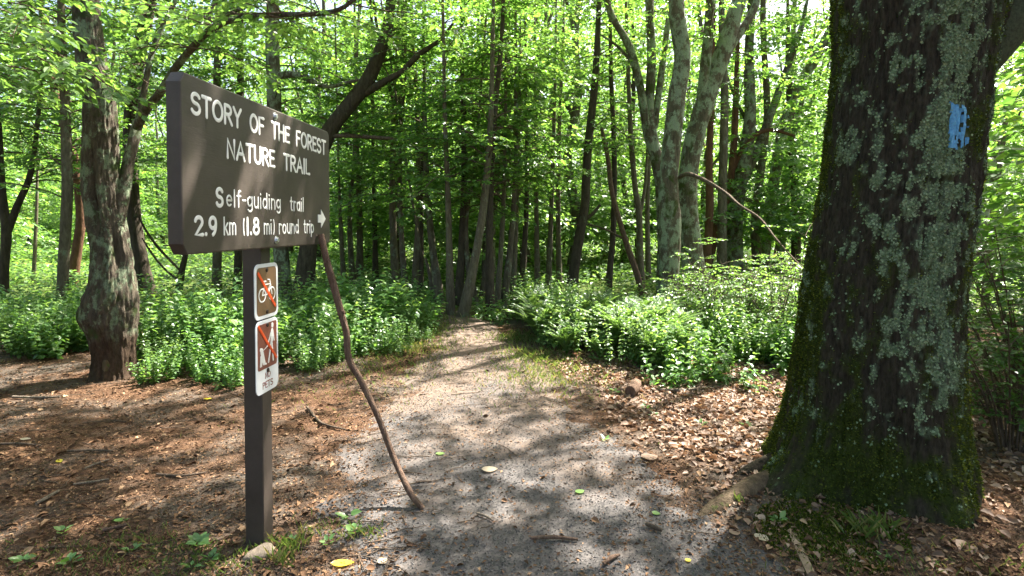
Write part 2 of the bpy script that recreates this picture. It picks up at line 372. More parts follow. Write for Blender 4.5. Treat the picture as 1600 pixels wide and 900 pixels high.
def path_z(x, y):
    c, w = path_c(y); u = (x - c) / w
    p = 0.016 - 0.05 * np.clip(np.abs(u) - .45, 0, 1) ** 1.3
    return gz(x, y) + p + ((n2(x, y, 2.2, 41, 4) - .5) * .035 + (n2(x, y, 14, 44, 2) - .5) * .012).reshape(np.shape(x))
def surf(x, y): x = np.asarray(x, float); y = np.asarray(y, float); return np.maximum(path_z(x, y), ground_z(x, y))

rng = np.random.default_rng(5)
# loose gravel: angular eight-sided pebbles
def pebbles(n, ylo, yhi, smin, smax, seed, pw):
    r = np.random.default_rng(seed)
    y = ylo + (yhi - ylo) * r.random(n) ** pw; c, w = path_c(y); u = r.uniform(-1.15, 1.15, n); x = c + w * u
    keep = (r.random(n) < np.clip(1.25 - np.abs(u) ** 2.2, 0, 1)) & (n2(x, y, 1.3, 52) + .25 - .06 * (y - 2.4) > .45 * r.random(n) + .18)
    x, y = x[keep], y[keep]; n = len(x); s = smin + (smax - smin) * r.random(n) ** 2.5
    z = surf(x, y) + s * .1
    O = np.array([[1, 0, 0], [-1, 0, 0], [0, 1, 0], [0, -1, 0], [0, 0, 1], [0, 0, -1]], float)
    F0 = np.array([[0, 2, 4], [2, 1, 4], [1, 3, 4], [3, 0, 4], [2, 0, 5], [1, 2, 5], [3, 1, 5], [0, 3, 5]])
    V = O[None] * (s[:, None] * r.uniform(.5, 1, (n, 6)))[..., None] + r.normal(0, .22, (n, 6, 3)) * s[:, None, None]
    V[..., 2] *= .75; a = r.uniform(0, 6.28, n); ca, sa = np.cos(a)[:, None], np.sin(a)[:, None]
    V = np.stack([V[..., 0] * ca - V[..., 1] * sa + x[:, None], V[..., 0] * sa + V[..., 1] * ca + y[:, None], V[..., 2] + z[:, None]], -1)
    mb = MB(); mb.add(V.reshape(-1, 3), (np.arange(n)[:, None, None] * 6 + F0[None]).reshape(-1, 3)); return mb
mb = pebbles(75000, 2.2, 6.5, .002, .0085, 6, 1.5)
tag(mb.build('gravel', 'pebble', smooth=False), 'loose grey gravel strewn over the trodden trail', 'gravel', kind='stuff')

def in_path(x, y): c, w = path_c(y); return np.abs((x - c) / w)
def flat_leaves(mb, x, y, l, r, w=.3, tilt=.35, lift=.004, curl=.1, simple=False):
    n = len(x); a = r.uniform(0, 6.28, n); D = np.stack([np.cos(a), np.sin(a), r.normal(0, .18, n)], 1)
    N = np.array([0, 0, 1.]) + r.normal(0, tilt, (n, 3)); P = np.stack([x, y, surf(x, y) + lift + r.random(n) * lift * 2], 1) - unit(D) * (np.asarray(l) * .5)[:, None]
    leaves(mb, P, D, N, l, w=w, curl=curl, simple=simple)
# bark chips and crumbled litter over the bare earth
r = np.random.default_rng(8); mb = MB()
n = 90000; y = 2.3 + 6.2 * r.random(n) ** 1.35; x = r.uniform(-1, 1, n) * (y * .95 + .6)
ip = in_path(x, y); keep = (ip > .8 + .5 * (r.random(n) - .6)) | (r.random(n) < .16 + .08 * np.clip(y - 3, 0, 4)); x, y = x[keep], y[keep]
flat_leaves(mb, x, y, r.uniform(.008, .030, len(x)), r, w=.24, tilt=.5, lift=.003, simple=True)
tag(mb.build('bark_litter', 'chips', smooth=False), 'crumbled brown bark and leaf litter on bare earth', 'litter', kind='stuff')
# dry fallen leaves: thick on the sunny strip before the oak, thin elsewhere
mb = MB(); r = np.random.default_rng(9)
n = 24000; x = r.uniform(.2, 4.6, n); y = r.uniform(3.0, 6.6, n); k = (x / y < .98) & (in_path(x, y) > 1.0 + .5 * r.random(n)) & (n2(x, y, .8, 61) + .1 * (y - 4) > .40 * r.random(n) + .18)
x, y = x[k], y[k]; flat_leaves(mb, x, y, r.uniform(.02, .068, len(x)) , r, w=.34, tilt=.42, lift=.007, curl=.14)
n = 4500; y = 2.35 + 5.5 * r.random(n) ** 1.2; x = r.uniform(-1, 1, n) * y; k = (in_path(x, y) > .9) | (r.random(n) < .05); x, y = x[k], y[k]
mc = MB(); flat_leaves(mc, x, y, r.uniform(.018, .05, len(x)), r, w=.30, tilt=.45, lift=.006, curl=.14)
tag(mc.build('brown_leaves', 'chips'), 'small brown leaves thinly strewn over the bare earth', 'leaf litter', kind='stuff')
n = 350; y = r.uniform(2.3, 3.2, n); x = r.uniform(1.0, 3.2, n); k = in_path(x, y) > .85; x, y = x[k], y[k]
flat_leaves(mb, x, y, r.uniform(.025, .06, len(x)), r, w=.34, tilt=.45, lift=.008, curl=.16)
tag(mb.build('dry_leaves', 'dry_leaf'), 'dry pinkish brown leaves carpeting the ground', 'leaf litter', kind='stuff')
# fine twigs on the left
mb = MB(); r = np.random.default_rng(10)
for q in range(420):
    y = 2.4 + 4.0 * r.random() ** 1.3; x = -y * r.uniform(.15, .98) if q % 5 else r.uniform(-.6, 1.6)
    if x > 0 and q % 3: continue
    L = r.uniform(.05, .32); a = r.normal(.15, .5) + (0 if r.random() < .75 else r.uniform(0, 3))
    t = np.linspace(-.5, .5, 5); X = x + cos(a) * L * t + r.normal(0, .006, 5); Y = y + sin(a) * L * t * .8 + r.normal(0, .006, 5)
    rr = r.uniform(.0015, .0045); tube(mb, np.stack([X, Y, surf(X, Y) + rr + .004], 1), np.linspace(rr, rr * .5, 5), 4, cap=False)
tag(mb.build('twig_litter', 'twig_bark'), 'fine broken twigs scattered over the brown earth', 'twigs', kind='stuff')
# grass: short tufts at the lower left, along the path edges and by the oak
mb = MB(); r = np.random.default_rng(12)
def grass(cx, cy, sx, sy, n, h0, h1):
    x = cx + r.normal(0, sx, n); y = cy + r.normal(0, sy, n); k = y > 1.9; x, y = x[k], y[k]; n = len(x)
    P = np.stack([x, y, surf(x, y) - .004], 1); a = r.uniform(0, 6.28, n); l = r.uniform(h0, h1, n)
    D = np.stack([np.cos(a) * .55, np.sin(a) * .55, r.uniform(.5, 1.2, n)], 1)
    leaves(mb, P, D, np.stack([-np.cos(a), -np.sin(a), np.full(n, .4)], 1), l, w=.045, curl=.05)
for px, py, s, n, h in [(60, 885, .22, 110, .04), (160, 862, .18, 190, .04), (230, 850, .10, 150, .04), (300, 880, .16, 170, .045), (250, 890, .2, 140, .04), (360, 885, .10, 70, .05),
                        (450, 855, .06, 80, .075), (500, 830, .10, 80, .045), (560, 840, .06, 60, .055), (440, 880, .04, 40, .08), (1150, 790, .02, 10, .09), (1300, 880, .14, 200, .04), (1490, 890, .2, 120, .05)]:
    g = gnd(px, py); grass(g[0], g[1], s, s * .6, n, h * .5, h * 1.2)
for px, py, s, n, h in [(630, 545, .30, 900, .08), (665, 522, .2, 500, .08), (590, 575, .35, 600, .06), (845, 560, .25, 700, .08), (850, 590, .25, 400, .06), (815, 530, .22, 500, .09), (860, 590, .3, 400, .07), (655, 506, .35, 500, .10), (560, 610, .5, 250, .05), (880, 610, .4, 200, .05)]:
    g = gnd(px, py); grass(g[0], g[1], s, s, n, h * .5, h * 1.2)
tag(mb.build('grass', 'grass_blade', smooth=False), 'short green grass in patches along the trail edges', 'grass', kind='stuff')
mb = MB()
g = gnd(1355, 842); grass(g[0], g[1] - .02, .06, .03, 70, .06, .13)
o = mb.build('grass_tuft', 'grass_blade', smooth=False); tag(o, 'tuft of long straw coloured grass at the oak foot', 'grass tuft')
# ------------------------------------------------------------------ trail sign
EU = np.array([.0714, .99745, 0]); EN = np.array([.99745, -.0714, 0]); EZ = np.array([0, 0, 1.])
B0 = np.array([-1.145, 1.956, 1.396]); BL, BH, BT = 1.305, .640, .052
POST_U = .51 * BL
post_c = B0 + EU * POST_U - EN * (BT + .0445); post_c[2] = 0
base_z = gz1(post_c[0], post_c[1])
SIGN = empty('trail_sign', (post_c[0], post_c[1], base_z), 'brown wooden trail sign board with white lettering on a square post', 'sign')
SO = np.array([post_c[0], post_c[1], base_z])
def B(u, v, w=0.0): return B0 + EU * u + EZ * v + EN * w
def solid(mb, outline, w0, w1, to, bev=0.0):
    """extrude a 2d outline (list of (u,v)) between depths w0 and w1, with an optional small bevel at the front edge"""
    o = np.array(outline, float); n = len(o); c = o.mean(0); rings = [(o, w0), (o, w1 - bev)]
    if bev:
        e = np.roll(o, -1, 0) - np.roll(o, 1, 0); nn = np.stack([e[:, 1], -e[:, 0]], 1); nn /= np.linalg.norm(nn, axis=1)[:, None]
        if ((o - c) * nn).sum() < 0: nn = -nn
        rings += [(o - nn * bev * .35, w1 - bev * .3), (o - nn * bev, w1)]
    V = np.vstack([[to(u, v, w) for u, v in ring] for ring, w in rings]); F = []
    for k in range(len(rings) - 1):
        for q in range(n): F.append([k * n + q, k * n + (q + 1) % n, (k + 1) * n + (q + 1) % n, (k + 1) * n + q])
    mb.add(V, np.array(F))
    mb.V.append(np.zeros((0, 3))); top = len(rings) - 1
    mb.F.append(np.array([[top * n + q for q in range(n)]]) + mb.n - len(V)); mb.F.append(np.array([[q for q in range(n)][::-1]]) + mb.n - len(V)); mb.A.append(np.zeros((0, 4)))
def rrect(u0, u1, v0, v1, r, k=5):
    out = []
    for cx, cy, a in ((u1 - r, v0 + r, -90), (u1 - r, v1 - r, 0), (u0 + r, v1 - r, 90), (u0 + r, v0 + r, 180)):
        for q in range(k + 1): t = radians(a + 90 * q / k); out.append((cx + r * cos(t), cy + r * sin(t)))
    return out
mb = MB(); ch = .038
out = [(ch * .7, 0), (BL - ch, 0), (BL - ch * .45, ch * .12), (BL - ch * .12, ch * .45), (BL, ch), (BL, BH - ch), (BL - ch * .12, BH - ch * .45), (BL - ch * .45, BH - ch * .12), (BL - ch, BH), (ch * .7, BH), (0, BH - ch), (0, ch)]
solid(mb, out, -BT, 0, B, .006)
board = mb.build('board', 'brown_paint', SIGN, smooth=False, origin=SO)
# post
mb = MB(); hw = .0445; bb = .004
def PB(u, v, w): return post_c + EU * u + EN * v + EZ * w
pout = [(-hw + bb, -hw), (hw - bb, -hw), (hw, -hw + bb), (hw, hw - bb), (hw - bb, hw), (-hw + bb, hw), (-hw, hw - bb), (-hw, -hw + bb)]
solid(mb, pout, base_z - .12, 1.396 + BH * .9, PB, .004)
mb.build('post', 'brown_paint', SIGN, smooth=False, origin=SO)

# stroke lettering: each glyph is (width, strokes), cap height 1
def A(cx, cy, rx, ry, a0, a1, n=12): return [(cx + rx * cos(radians(a0 + (a1 - a0) * q / n)), cy + ry * sin(radians(a0 + (a1 - a0) * q / n))) for q in range(n + 1)]
G = {
 'S': (.56, [A(.29, .745, .25, .235, 25, 270) + A(.28, .255, .27, .255, 90, -155)[1:]]),
 'T': (.58, [[(0, .98), (.58, .98)], [(.29, .98), (.29, 0)]]), 'O': (.70, [A(.35, .5, .34, .49, 90, 450, 22)]),
 'R': (.56, [[(.03, 0), (.03, .98)], [(.03, .98), (.26, .98)] + A(.26, .74, .25, .24, 90, -90) + [(.03, .5)], [(.24, .5), (.56, 0)]]),
 'Y': (.60, [[(0, 1), (.30, .5)], [(.60, 1), (.30, .5), (.30, 0)]]), 'F': (.48, [[(.03, 0), (.03, .98), (.48, .98)], [(.03, .52), (.40, .52)]]),
 'H': (.58, [[(.03, 0), (.03, 1)], [(.55, 0), (.55, 1)], [(.03, .52), (.55, .52)]]), 'E': (.48, [[(.48, .98), (.03, .98), (.03, .02), (.48, .02)], [(.03, .52), (.40, .52)]]),
 'N': (.60, [[(.03, 0), (.03, 1), (.57, 0), (.57, 1)]]), 'A': (.64, [[(0, 0), (.32, 1), (.64, 0)], [(.12, .34), (.52, .34)]]),
 'U': (.60, [[(.03, 1), (.03, .3)] + A(.30, .3, .27, .29, 180, 360) + [(.57, 1)]]), 'I': (.12, [[(.06, 0), (.06, 1)]]), 'L': (.46, [[(.03, 1), (.03, .02), (.46, .02)]]),
 'P': (.52, [[(.03, 0), (.03, .98)], [(.03, .98), (.26, .98)] + A(.26, .74, .25, .24, 90, -90) + [(.03, .5)]]),
 'e': (.46, [[(.02, .36), (.45, .36)] + A(.235, .35, .215, .30, 0, 310)]), 'l': (.12, [[(.06, 0), (.06, 1)]]),
 'f': (.36, [[(.14, 0), (.14, .78)] + A(.28, .78, .14, .20, 180, 70), [(0, .66), (.32, .66)]]), '-': (.30, [[(.02, .42), (.28, .42)]]),
 'g': (.48, [A(.23, .38, .21, .27, 30, 330, 16), [(.45, .68), (.45, -.05)] + A(.24, -.05, .21, .19, 0, -150)]),
 'u': (.46, [[(.03, .68), (.03, .25)] + A(.23, .25, .20, .23, 180, 360) + [(.43, .68)], [(.43, .3), (.43, 0)]]),
 'i': (.12, [[(.06, 0), (.06, .66)], [(.06, .90), (.06, .92)]]), 'd': (.48, [A(.23, .33, .21, .30, 30, 330, 16), [(.45, 1), (.45, 0)]]),
 'n': (.46, [[(.03, 0), (.03, .68)], [(.03, .42)] + A(.23, .42, .20, .24, 160, 0) + [(.43, 0)]]),
 't': (.34, [[(.15, .95), (.15, .18)] + A(.27, .18, .12, .16, 180, 280), [(0, .66), (.32, .66)]]), 'r': (.34, [[(.04, 0), (.04, .68)], [(.04, .42)] + A(.22, .42, .18, .24, 160, 50)]),
 'a': (.48, [A(.23, .33, .21, .30, 30, 330, 16), [(.45, .68), (.45, 0)]]), 'k': (.42, [[(.03, 0), (.03, 1)], [(.40, .66), (.05, .30)], [(.16, .40), (.42, 0)]]),
 'm': (.74, [[(.03, 0), (.03, .68)], [(.03, .45)] + A(.20, .45, .17, .21, 160, 0) + [(.37, 0)], [(.37, .45)] + A(.54, .45, .17, .21, 160, 0) + [(.71, 0)]]),
 'o': (.48, [A(.24, .33, .22, .31, 90, 450, 18)]), 'p': (.48, [[(.03, .68), (.03, -.28)], A(.25, .33, .21, .30, 150, -150, 16)]),
 '2': (.54, [A(.27, .72, .25, .26, 165, -25) + [(.04, .03), (.54, .03)]]), '9': (.54, [A(.27, .68, .24, .30, 0, 360, 18), [(.51, .68)] + A(.19, .6, .32, .6, 0, -75)]),
 '.': (.16, [[(.08, .05), (.08, .06)]]), '1': (.12, [[(.06, 0), (.06, 1)]]), '8': (.52, [A(.26, .75, .20, .23, 90, 450, 18), A(.26, .27, .25, .26, 90, 450, 18)]),
 '(': (.18, [A(.30, .45, .24, .58, 125, 235)]), ')': (.18, [A(-.12, .45, .24, .58, 55, -55)]),
}
def stroke(mb, pts, w, to, lift, h=.0009):
    """a rounded, slightly domed band along a flat polyline"""
    P = np.array(pts, float); q = [P[0]]
    for a in P[1:]:
        if np.linalg.norm(a - q[-1]) > 1e-5: q.append(a)
    P = np.array(q)
    T = np.gradient(P, axis=0) if len(P) > 2 else np.repeat((P[1] - P[0])[None], 2, 0)
    T = T / (np.linalg.norm(T, axis=1)[:, None] + 1e-9)
    ends = [(P[0] - T[0] * w * .5 * c, T[0], s) for c, s in ((.98, .2), (.8, .6), (.45, .89))]; ende = [(P[-1] + T[-1] * w * .5 * c, T[-1], s) for c, s in ((.45, .89), (.8, .6), (.98, .2))]
    rows = ends + [(P[k], T[k], 1.0) for k in range(len(P))] + ende
    prof = [(-.5, -.4), (-.42, .55), (-.2, .95), (.2, .95), (.42, .55), (.5, -.4)]; V = []
    for c, t, s in rows:
        nrm = np.array([-t[1], t[0]])
        for a, b in prof: x = c + nrm * a * w * s; V.append(to(x[0], x[1], lift + b * h))
    n = len(prof); F = [[k * n + j, k * n + j + 1, (k + 1) * n + j + 1, (k + 1) * n + j] for k in range(len(rows) - 1) for j in range(n - 1)]
    mb.add(np.array(V), np.array(F))
def word(mb, txt, u0, u1, v0, cap, sw, to, gap=.17, lift=.0003):
    tot = sum(G[c][0] for c in txt) + gap * (len(txt) - 1); kx = (u1 - u0 - sw) / tot; x = u0 + sw / 2; n = 0
    for c in txt:
        for s in G[c][1]:
            stroke(mb, [(x + a * kx, v0 + b * cap) for a, b in s], sw, to, lift + .00012 * (n % 4)); n += 1
        x += (G[c][0] + gap) * kx
def line(words, label):
    for t, s0, s1, v, cap, sw in words:
        mb = MB(); word(mb, t, s0 * BL, s1 * BL, v * BH, cap * BH, sw, B)
        tag(mb.build('lettering', 'white_paint', board, origin=SO), 'the word ' + t + ' in the line ' + label)
line([('STORY', .040, .296, .790, .113, .0148), ('OF', .341, .437, .790, .113, .0148), ('THE', .482, .6245, .790, .113, .0148), ('FOREST', .672, .961, .790, .113, .0148)], 'STORY OF THE FOREST in white capitals')
line([('NATURE', .2075, .509, .583, .112, .0148), ('TRAIL', .5686, .798, .583, .112, .0148)], 'NATURE TRAIL in white capitals')
line([('S', .149, .192, .279, .105, .0155), ('elf-guiding', .203, .5475, .279, .105, .0085), ('trail', .6176, .738, .276, .105, .0085)], 'Self-guiding trail in white letters')
line([('2.9', .048, .158, .105, .105, .0155), ('km', .1876, .257, .105, .105, .0085), ('(', .2927, .305, .102, .108, .008), ('1.8', .312, .398, .102, .105, .0155), ('mi', .423, .480, .102, .105, .0085), (')', .488, .502, .102, .108, .008), ('round', .528, .691, .100, .105, .0085), ('trip', .732, .829, .100, .105, .0085)], '2.9 km (1.8 mi) round trip in white letters')
mb = MB(); c = (.869 * BL, .22 * BH)
solid(mb, [(c[0], c[1] - .022), (c[0] + .042, c[1] - .022), (c[0] + .042, c[1] - .051), (c[0] + .104, c[1]), (c[0] + .042, c[1] + .051), (c[0] + .042, c[1] + .022), (c[0], c[1] + .022)], -.002, .0022, B, .0006)
mb.build('arrow', 'white_paint', board, smooth=False, origin=SO)
def bolt(v):
    mb = MB()
    solid(mb, [(POST_U + .018 * cos(a), v + .018 * sin(a)) for a in np.arange(18) * 2 * pi / 18], -.001, .003, B, .001)
    solid(mb, [(POST_U + .0115 * cos(a + .3), v + .0115 * sin(a + .3)) for a in np.arange(6) * 2 * pi / 6], .002, .011, B, .002)
    mb.build('bolt', 'zinc', board, smooth=False, origin=SO)
bolt(.949 * BH); bolt(.056 * BH)

# plates on the post
def Pl(u, v, w): return post_c + EN * (hw + w) + EU * u + EZ * v
def plate(name, z0, z1, wd, label):
    mb = MB(); solid(mb, rrect(-wd / 2, wd / 2, z0, z1, .032), .0005, .004, Pl, .0008)
    return tag(mb.build(name, 'plate_white', SIGN, smooth=False, origin=SO), label)
def flat(outl, name, m, par, w0=.0035, w1=.0048):
    mb = MB(); solid(mb, outl, w0, w1, Pl); return mb.build(name, m, par, smooth=False, origin=SO)
def screws(par, vs):
    for v in vs:
        mb = MB(); solid(mb, [(.010 * cos(a), v + .010 * sin(a)) for a in np.arange(12) * 2 * pi / 12], .0045, .0095, Pl, .003); mb.build('screw', 'screw_dark', par, smooth=False, origin=SO)
bz0, bz1, bw = 1.067, 1.322, .215
p1 = plate('no_bicycle_plate', bz0, bz1, bw, 'white edged brown plate with a struck through bicycle')
flat(rrect(-bw / 2 + .017, bw / 2 - .017, bz0 + .017, bz1 - .017, .022), 'panel', 'plate_brown', p1)
mb = MB(); bc = (bz0 + bz1) / 2; lf = .0052
def bk(s, w=.007): stroke(mb, [(a, bc + b) for a, b in s], w, Pl, lf, .0008)
bk(A(-.043, -.018, .030, .030, 0, 360, 20)); bk(A(.046, -.018, .030, .030, 0, 360, 20))
bk([(-.043, -.018), (-.02, .03), (.03, .03), (0, -.018), (-.043, -.018)], .006); bk([(.046, -.018), (.026, .05), (.008, .052)], .006); bk([(0, -.018), (-.024, .042)], .006); bk([(-.038, .044), (-.01, .044)], .008)
mb.build('bicycle_symbol', 'white_paint', p1, origin=SO)
mb = MB(); stroke(mb, [(-.078, bc + .085), (0, bc), (.074, bc - .078)], .017, Pl, .0068, .0008); mb.build('slash', 'slash_orange', p1, origin=SO)
screws(p1, (bz1 - .030, bz0 + .030))
qz0, qz1 = .722, 1.060
p2 = plate('no_pets_plate', qz0, qz1, .205, 'white plate with a struck through person walking a dog above NO PETS')
flat(rrect(-.088, .088, qz0 + .112, qz1 - .016, .012), 'panel', 'plate_red_brown', p2)
mb = MB(); bc = qz0 + .225
bk([(.047, .078), (.047, .079)], .024); bk([(.044, .052), (.042, .01)], .024); bk([(.036, .05), (.012, .01), (-.002, -.012)], .009); bk([(.052, .05), (.062, .005)], .009); bk([(.040, .012), (.046, -.04), (.052, -.088)], .012); bk([(.038, .012), (.022, -.04), (.008, -.088)], .012)
bk([(-.002, -.012), (-.030, -.022), (-.050, -.028)], .003)
bk([(-.062, -.018), (-.050, -.022)], .018); bk([(-.052, -.03), (-.042, -.06), (-.034, -.082)], .026); bk([(-.062, -.05), (-.066, -.094)], .009); bk([(-.054, -.05), (-.056, -.094)], .008); bk([(-.030, -.088), (-.016, -.092)], .010)
mb.build('pet_symbol', 'white_paint', p2, origin=SO)
mb = MB(); stroke(mb, [(-.080, bc + .090), (0, bc), (.080, bc - .082)], .016, Pl, .0068, .0008); mb.build('slash', 'slash_orange', p2, origin=SO)
for a_ in (('NO', -.026, .026, qz0 + .066, .026), ('PETS', -.048, .048, qz0 + .022, .028)): mb = MB(); word(mb, *a_, .005, Pl, lift=.0045); mb.build('lettering', 'print_red', p2, origin=SO)
screws(p2, (qz1 - .026, qz0 + .100))

# ------------------------------------------------------------------ stick leaning on the sign
mb = MB(); f0 = gnd(660, 800)
pp = [(661, 800, f0[1], 10), (641, 770, f0[1] + .03, 11), (615, 715, 3.02, 11), (590, 650, 3.04, 11), (562, 592, 3.05, 12), (545, 560, 3.06, 12), (541, 520, 3.06, 12), (533, 490, 3.065, 13), (523, 452, 3.07, 14), (511, 410, 3.075, 13), (498, 366, 3.08, 12)]
P = np.array([at(a, b, c) for a, b, c, d in pp]); P[0, 2] = surf(P[0:1, 0], P[0:1, 1])[0] + .004; R = np.array([d * 2.6 / FPX / 2 for *_, d in pp])
bx = B0 + EU * (P[-1, 1] - B0[1]); P[-1, 0] = max(P[-1, 0], bx[0] + R[-1] + .002)
P2, R2 = smooth_path(P, R, .02); tube(mb, P2, R2, 12, .10, 18, 71)
mb2 = MB()
k = int(len(P2) * .735); tube(mb, np.stack([P2[k] + [0, -.0, 0], P2[k] + [.022, -.012, .012]]), np.array([.014, .007]), 8)
o = mb.build('stick', 'stick_bark', origin=P[0]); o.location = P[0]; tag(o, 'crooked bare stick leaning against the trail sign', 'stick')
# stone at the post's foot
def rock(name, px, py, size, label, m='stone', seed=1, cat='stone', dy=0.0):
    g = gnd(px, py); n, k = 18, 12; th = np.arange(n) * 2 * pi / n; ph = np.linspace(.02, pi - .02, k)
    D = np.stack([np.sin(ph)[:, None] * np.cos(th), np.sin(ph)[:, None] * np.sin(th), np.repeat(np.cos(ph)[:, None], n, 1)], -1).reshape(-1, 3)
    V = D * (1 + .5 * (fbm(D * 1.7 + seed, seed, 3) - .5))[:, None] * np.array(size)
    i = np.arange(k - 1)[:, None] * n; j = np.arange(n)[None]; F = np.stack([i + j, i + n + j, i + n + (j + 1) % n, i + (j + 1) % n], -1).reshape(-1, 4)
    mb = MB(); mb.add(V, F); o = mb.build(name, m); z = float(surf(np.array([g[0]]), np.array([g[1] + dy]))[0]); o.location = (g[0], g[1] + dy, z + size[2] * .35); tag(o, label, cat); return o
o = rock('stone', 405, 872, (.07, .042, .036), 'buff stone lying at the foot of the sign post'); o.rotation_euler = (0, -.25, .5)
# ------------------------------------------------------------------ trees
def depth_of(by): return H_EYE * FPX / (by - 352.0)
def pix_path(pts, Y, dY=0.0):
    P = np.array([at(a, b, Y + dY * (k / max(1, len(pts) - 1))) for k, (a, b, w) in enumerate(pts)]); R = np.array([w * Y / FPX / 2 for *_, w in pts]); return P, R
def extend(P, R, top, r1=.02, upright=.5):
    d = unit(P[-1] - P[-2]); d = unit(d * (1 - upright) + np.array([0, 0, upright])); h = top - P[-1, 2]
    if h <= .2: return P, R
    q = P[-1] + d * (h / max(.4, d[2])); m = (P[-1] * .5 + q * .5)
    return np.vstack([P, m, q]), np.concatenate([R, [R[-1] * .6, r1]])
def clumps(ml, r, c, rad, hz, n):
    """boughs of leaves gathered in clumps, with gaps between them for the sun"""
    nc = max(3, n // 19)
    for k in range(nc):
        d = unit(r.normal(0, 1, 3)); q = c + d * np.array([rad, rad, hz]) * r.random() ** .45
        for j in range(17): spray(ml, None, r, q + r.normal(0, .40, 3) * [1, 1, .5], r.uniform(0, 6.28), r.uniform(-.2, .4), r.uniform(.7, 1.3), .14, .01, True, .2, .6)
def make_tree(name, label, pts, by, seed, top=7.0, lo=1.9, nb=34, bl=(.7, 1.7), leaf=.085, bm='bark_sapling', lm='leaf_beech', stems=(), dead=(), group=None, simple=False, dens=1.0, canopy=None, up=.5, bump_=.10, flare=1.25, twig=False, cat='tree', elev=(.05, .7), hi=None, dry=False):
    r = np.random.default_rng(seed); Y = depth_of(by); P, R = pix_path(pts, Y)
    if bm == 'bark_lichen': R = R * .88
    P[0, 2] = gz1(P[0, 0], P[0, 1]) ; org = P[0].copy()
    P[0] = P[0] - unit(P[1] - P[0]) * .15; R[0] *= flare
    if top: P, R = extend(P, R, top, up * .02 + .008, up)
    root = empty(name, org, label, cat, group)
    mt, mw, ml = MB(), MB(), MB()
    Ps, Rs = smooth_path(P, R, .10 if Y < 14 else .25); tube(mt, Ps, Rs, 14, bump_, 5.0, seed)
    allp = [(Ps, Rs)]
    for sp_ in stems:
        spts, sdy, stop = sp_; Q, S = pix_path(spts, Y, sdy)
        if stop: Q, S = extend(Q, S, stop, .012, .35)
        Q, S = smooth_path(Q, S, .12); tube(mt, Q, S, 10, bump_, 6.0, seed + 3); allp.append((Q, S))
    mt.build('trunk', bm, root, origin=org)
    for k, (spts, sdy) in enumerate(dead):
        Q, S = pix_path(spts, Y, sdy); Q, S = smooth_path(Q, S, .08); md = MB(); tube(md, Q, S, 8, .15, 9, seed + k); md.build('dead_branch', 'twig_bark', root, origin=org)
    wts = np.array([max(.2, (q[-1, 2] - max(q[0, 2], lo))) for q, _ in allp]); wts /= wts.sum()
    for k in range(nb):
        Q, S = allp[r.choice(len(allp), p=wts)]; ok = np.where(Q[:, 2] > lo)[0] if hi is None else np.where((Q[:, 2] > lo) & (Q[:, 2] < hi))[0]
        if len(ok) == 0: continue
        j = ok[int(len(ok) * r.random())]; f = (Q[j, 2] - lo) / (max(7, top or 7) - lo)
        L = r.uniform(*bl) * (1.0 - .35 * f); az = r.uniform(0, 2 * pi); spray(ml, mw, r, Q[j], az, r.uniform(*elev), L, leaf, max(.006, min(.014, S[j] * .35)), simple, r.uniform(.1, .4), dens, twig)
    if canopy:
        n, zc, rad, hz = canopy[:4]; tp = allp[0][0][-1].copy(); tp[:2] += canopy[4] if len(canopy) > 4 else (0, 0)
        clumps(ml, r, np.array([tp[0], tp[1], zc]), rad, hz, n)
        for k in range(5):
            a = k * 1.26 + r.random(); q = np.array([tp[0] + cos(a) * rad * .75, tp[1] + sin(a) * rad * .75, zc + r.uniform(-.3, .6) * hz]); s0 = allp[0][0][int(len(allp[0][0]) * r.uniform(.8, .97))]
            tube(mw, *smooth_path(np.stack([s0, (s0 + q) / 2 + [0, 0, -.3], q]), [.035, .025, .01], .3), 6)
    if mw.V: tag(mw.build('branches', 'twig_bark', root, origin=org), kind='stuff')
    if ml.V: ml.build('crown', lm, root, smooth=False, origin=org)
    return root
T = make_tree
GS = 'slender trees crowded round the bend of the trail'
# left of the trail
T('maple_tree', 'grey trunk at the left edge of the picture, forking low', [(4, 486, 15), (6, 420, 13), (10, 360, 13), (2, 300, 12), (-4, 200, 11)], 488, 101, 7, 2.0, 60, bm='bark_dark', stems=[([(8, 370, 12), (28, 320, 10), (48, 270, 8), (60, 180, 6)], .2, 5)])
T('slim_tree', 'slim grey trunk left of the gnarled tree', [(97, 497, 17), (98, 440, 15), (101, 380, 15), (105, 300, 15), (103, 200, 14), (98, 90, 12), (95, 0, 10)], 497, 102, 7.5, 1.9, 80, leaf=.09)
T('leaning_tree', 'reddish brown trunk leaning out behind the slim grey one', [(112, 450, 13), (119, 400, 14), (126, 340, 13), (118, 260, 13), (90, 160, 11), (70, 60, 9)], 452, 103, 8, 2.4, 70, bm='bark_red')
T('thin_sapling', 'very thin dark sapling in the sunny glade at far left', [(52, 442, 5), (55, 380, 5), (58, 300, 4)], 444, 104, 6, 2.4, 16, leaf=.1, simple=True)
T('dark_tree', 'dark mossy trunk just right of the gnarled tree', [(228, 460, 26), (222, 420, 22), (212, 360, 20), (205, 280, 20), (205, 180, 20), (222, 60, 19), (238, -20, 16)], 461, 105, 11, 2.5, 100, (.9, 2.2), .10, bm='bark_dark', canopy=(110, 9.5, 3.4, 1.6))
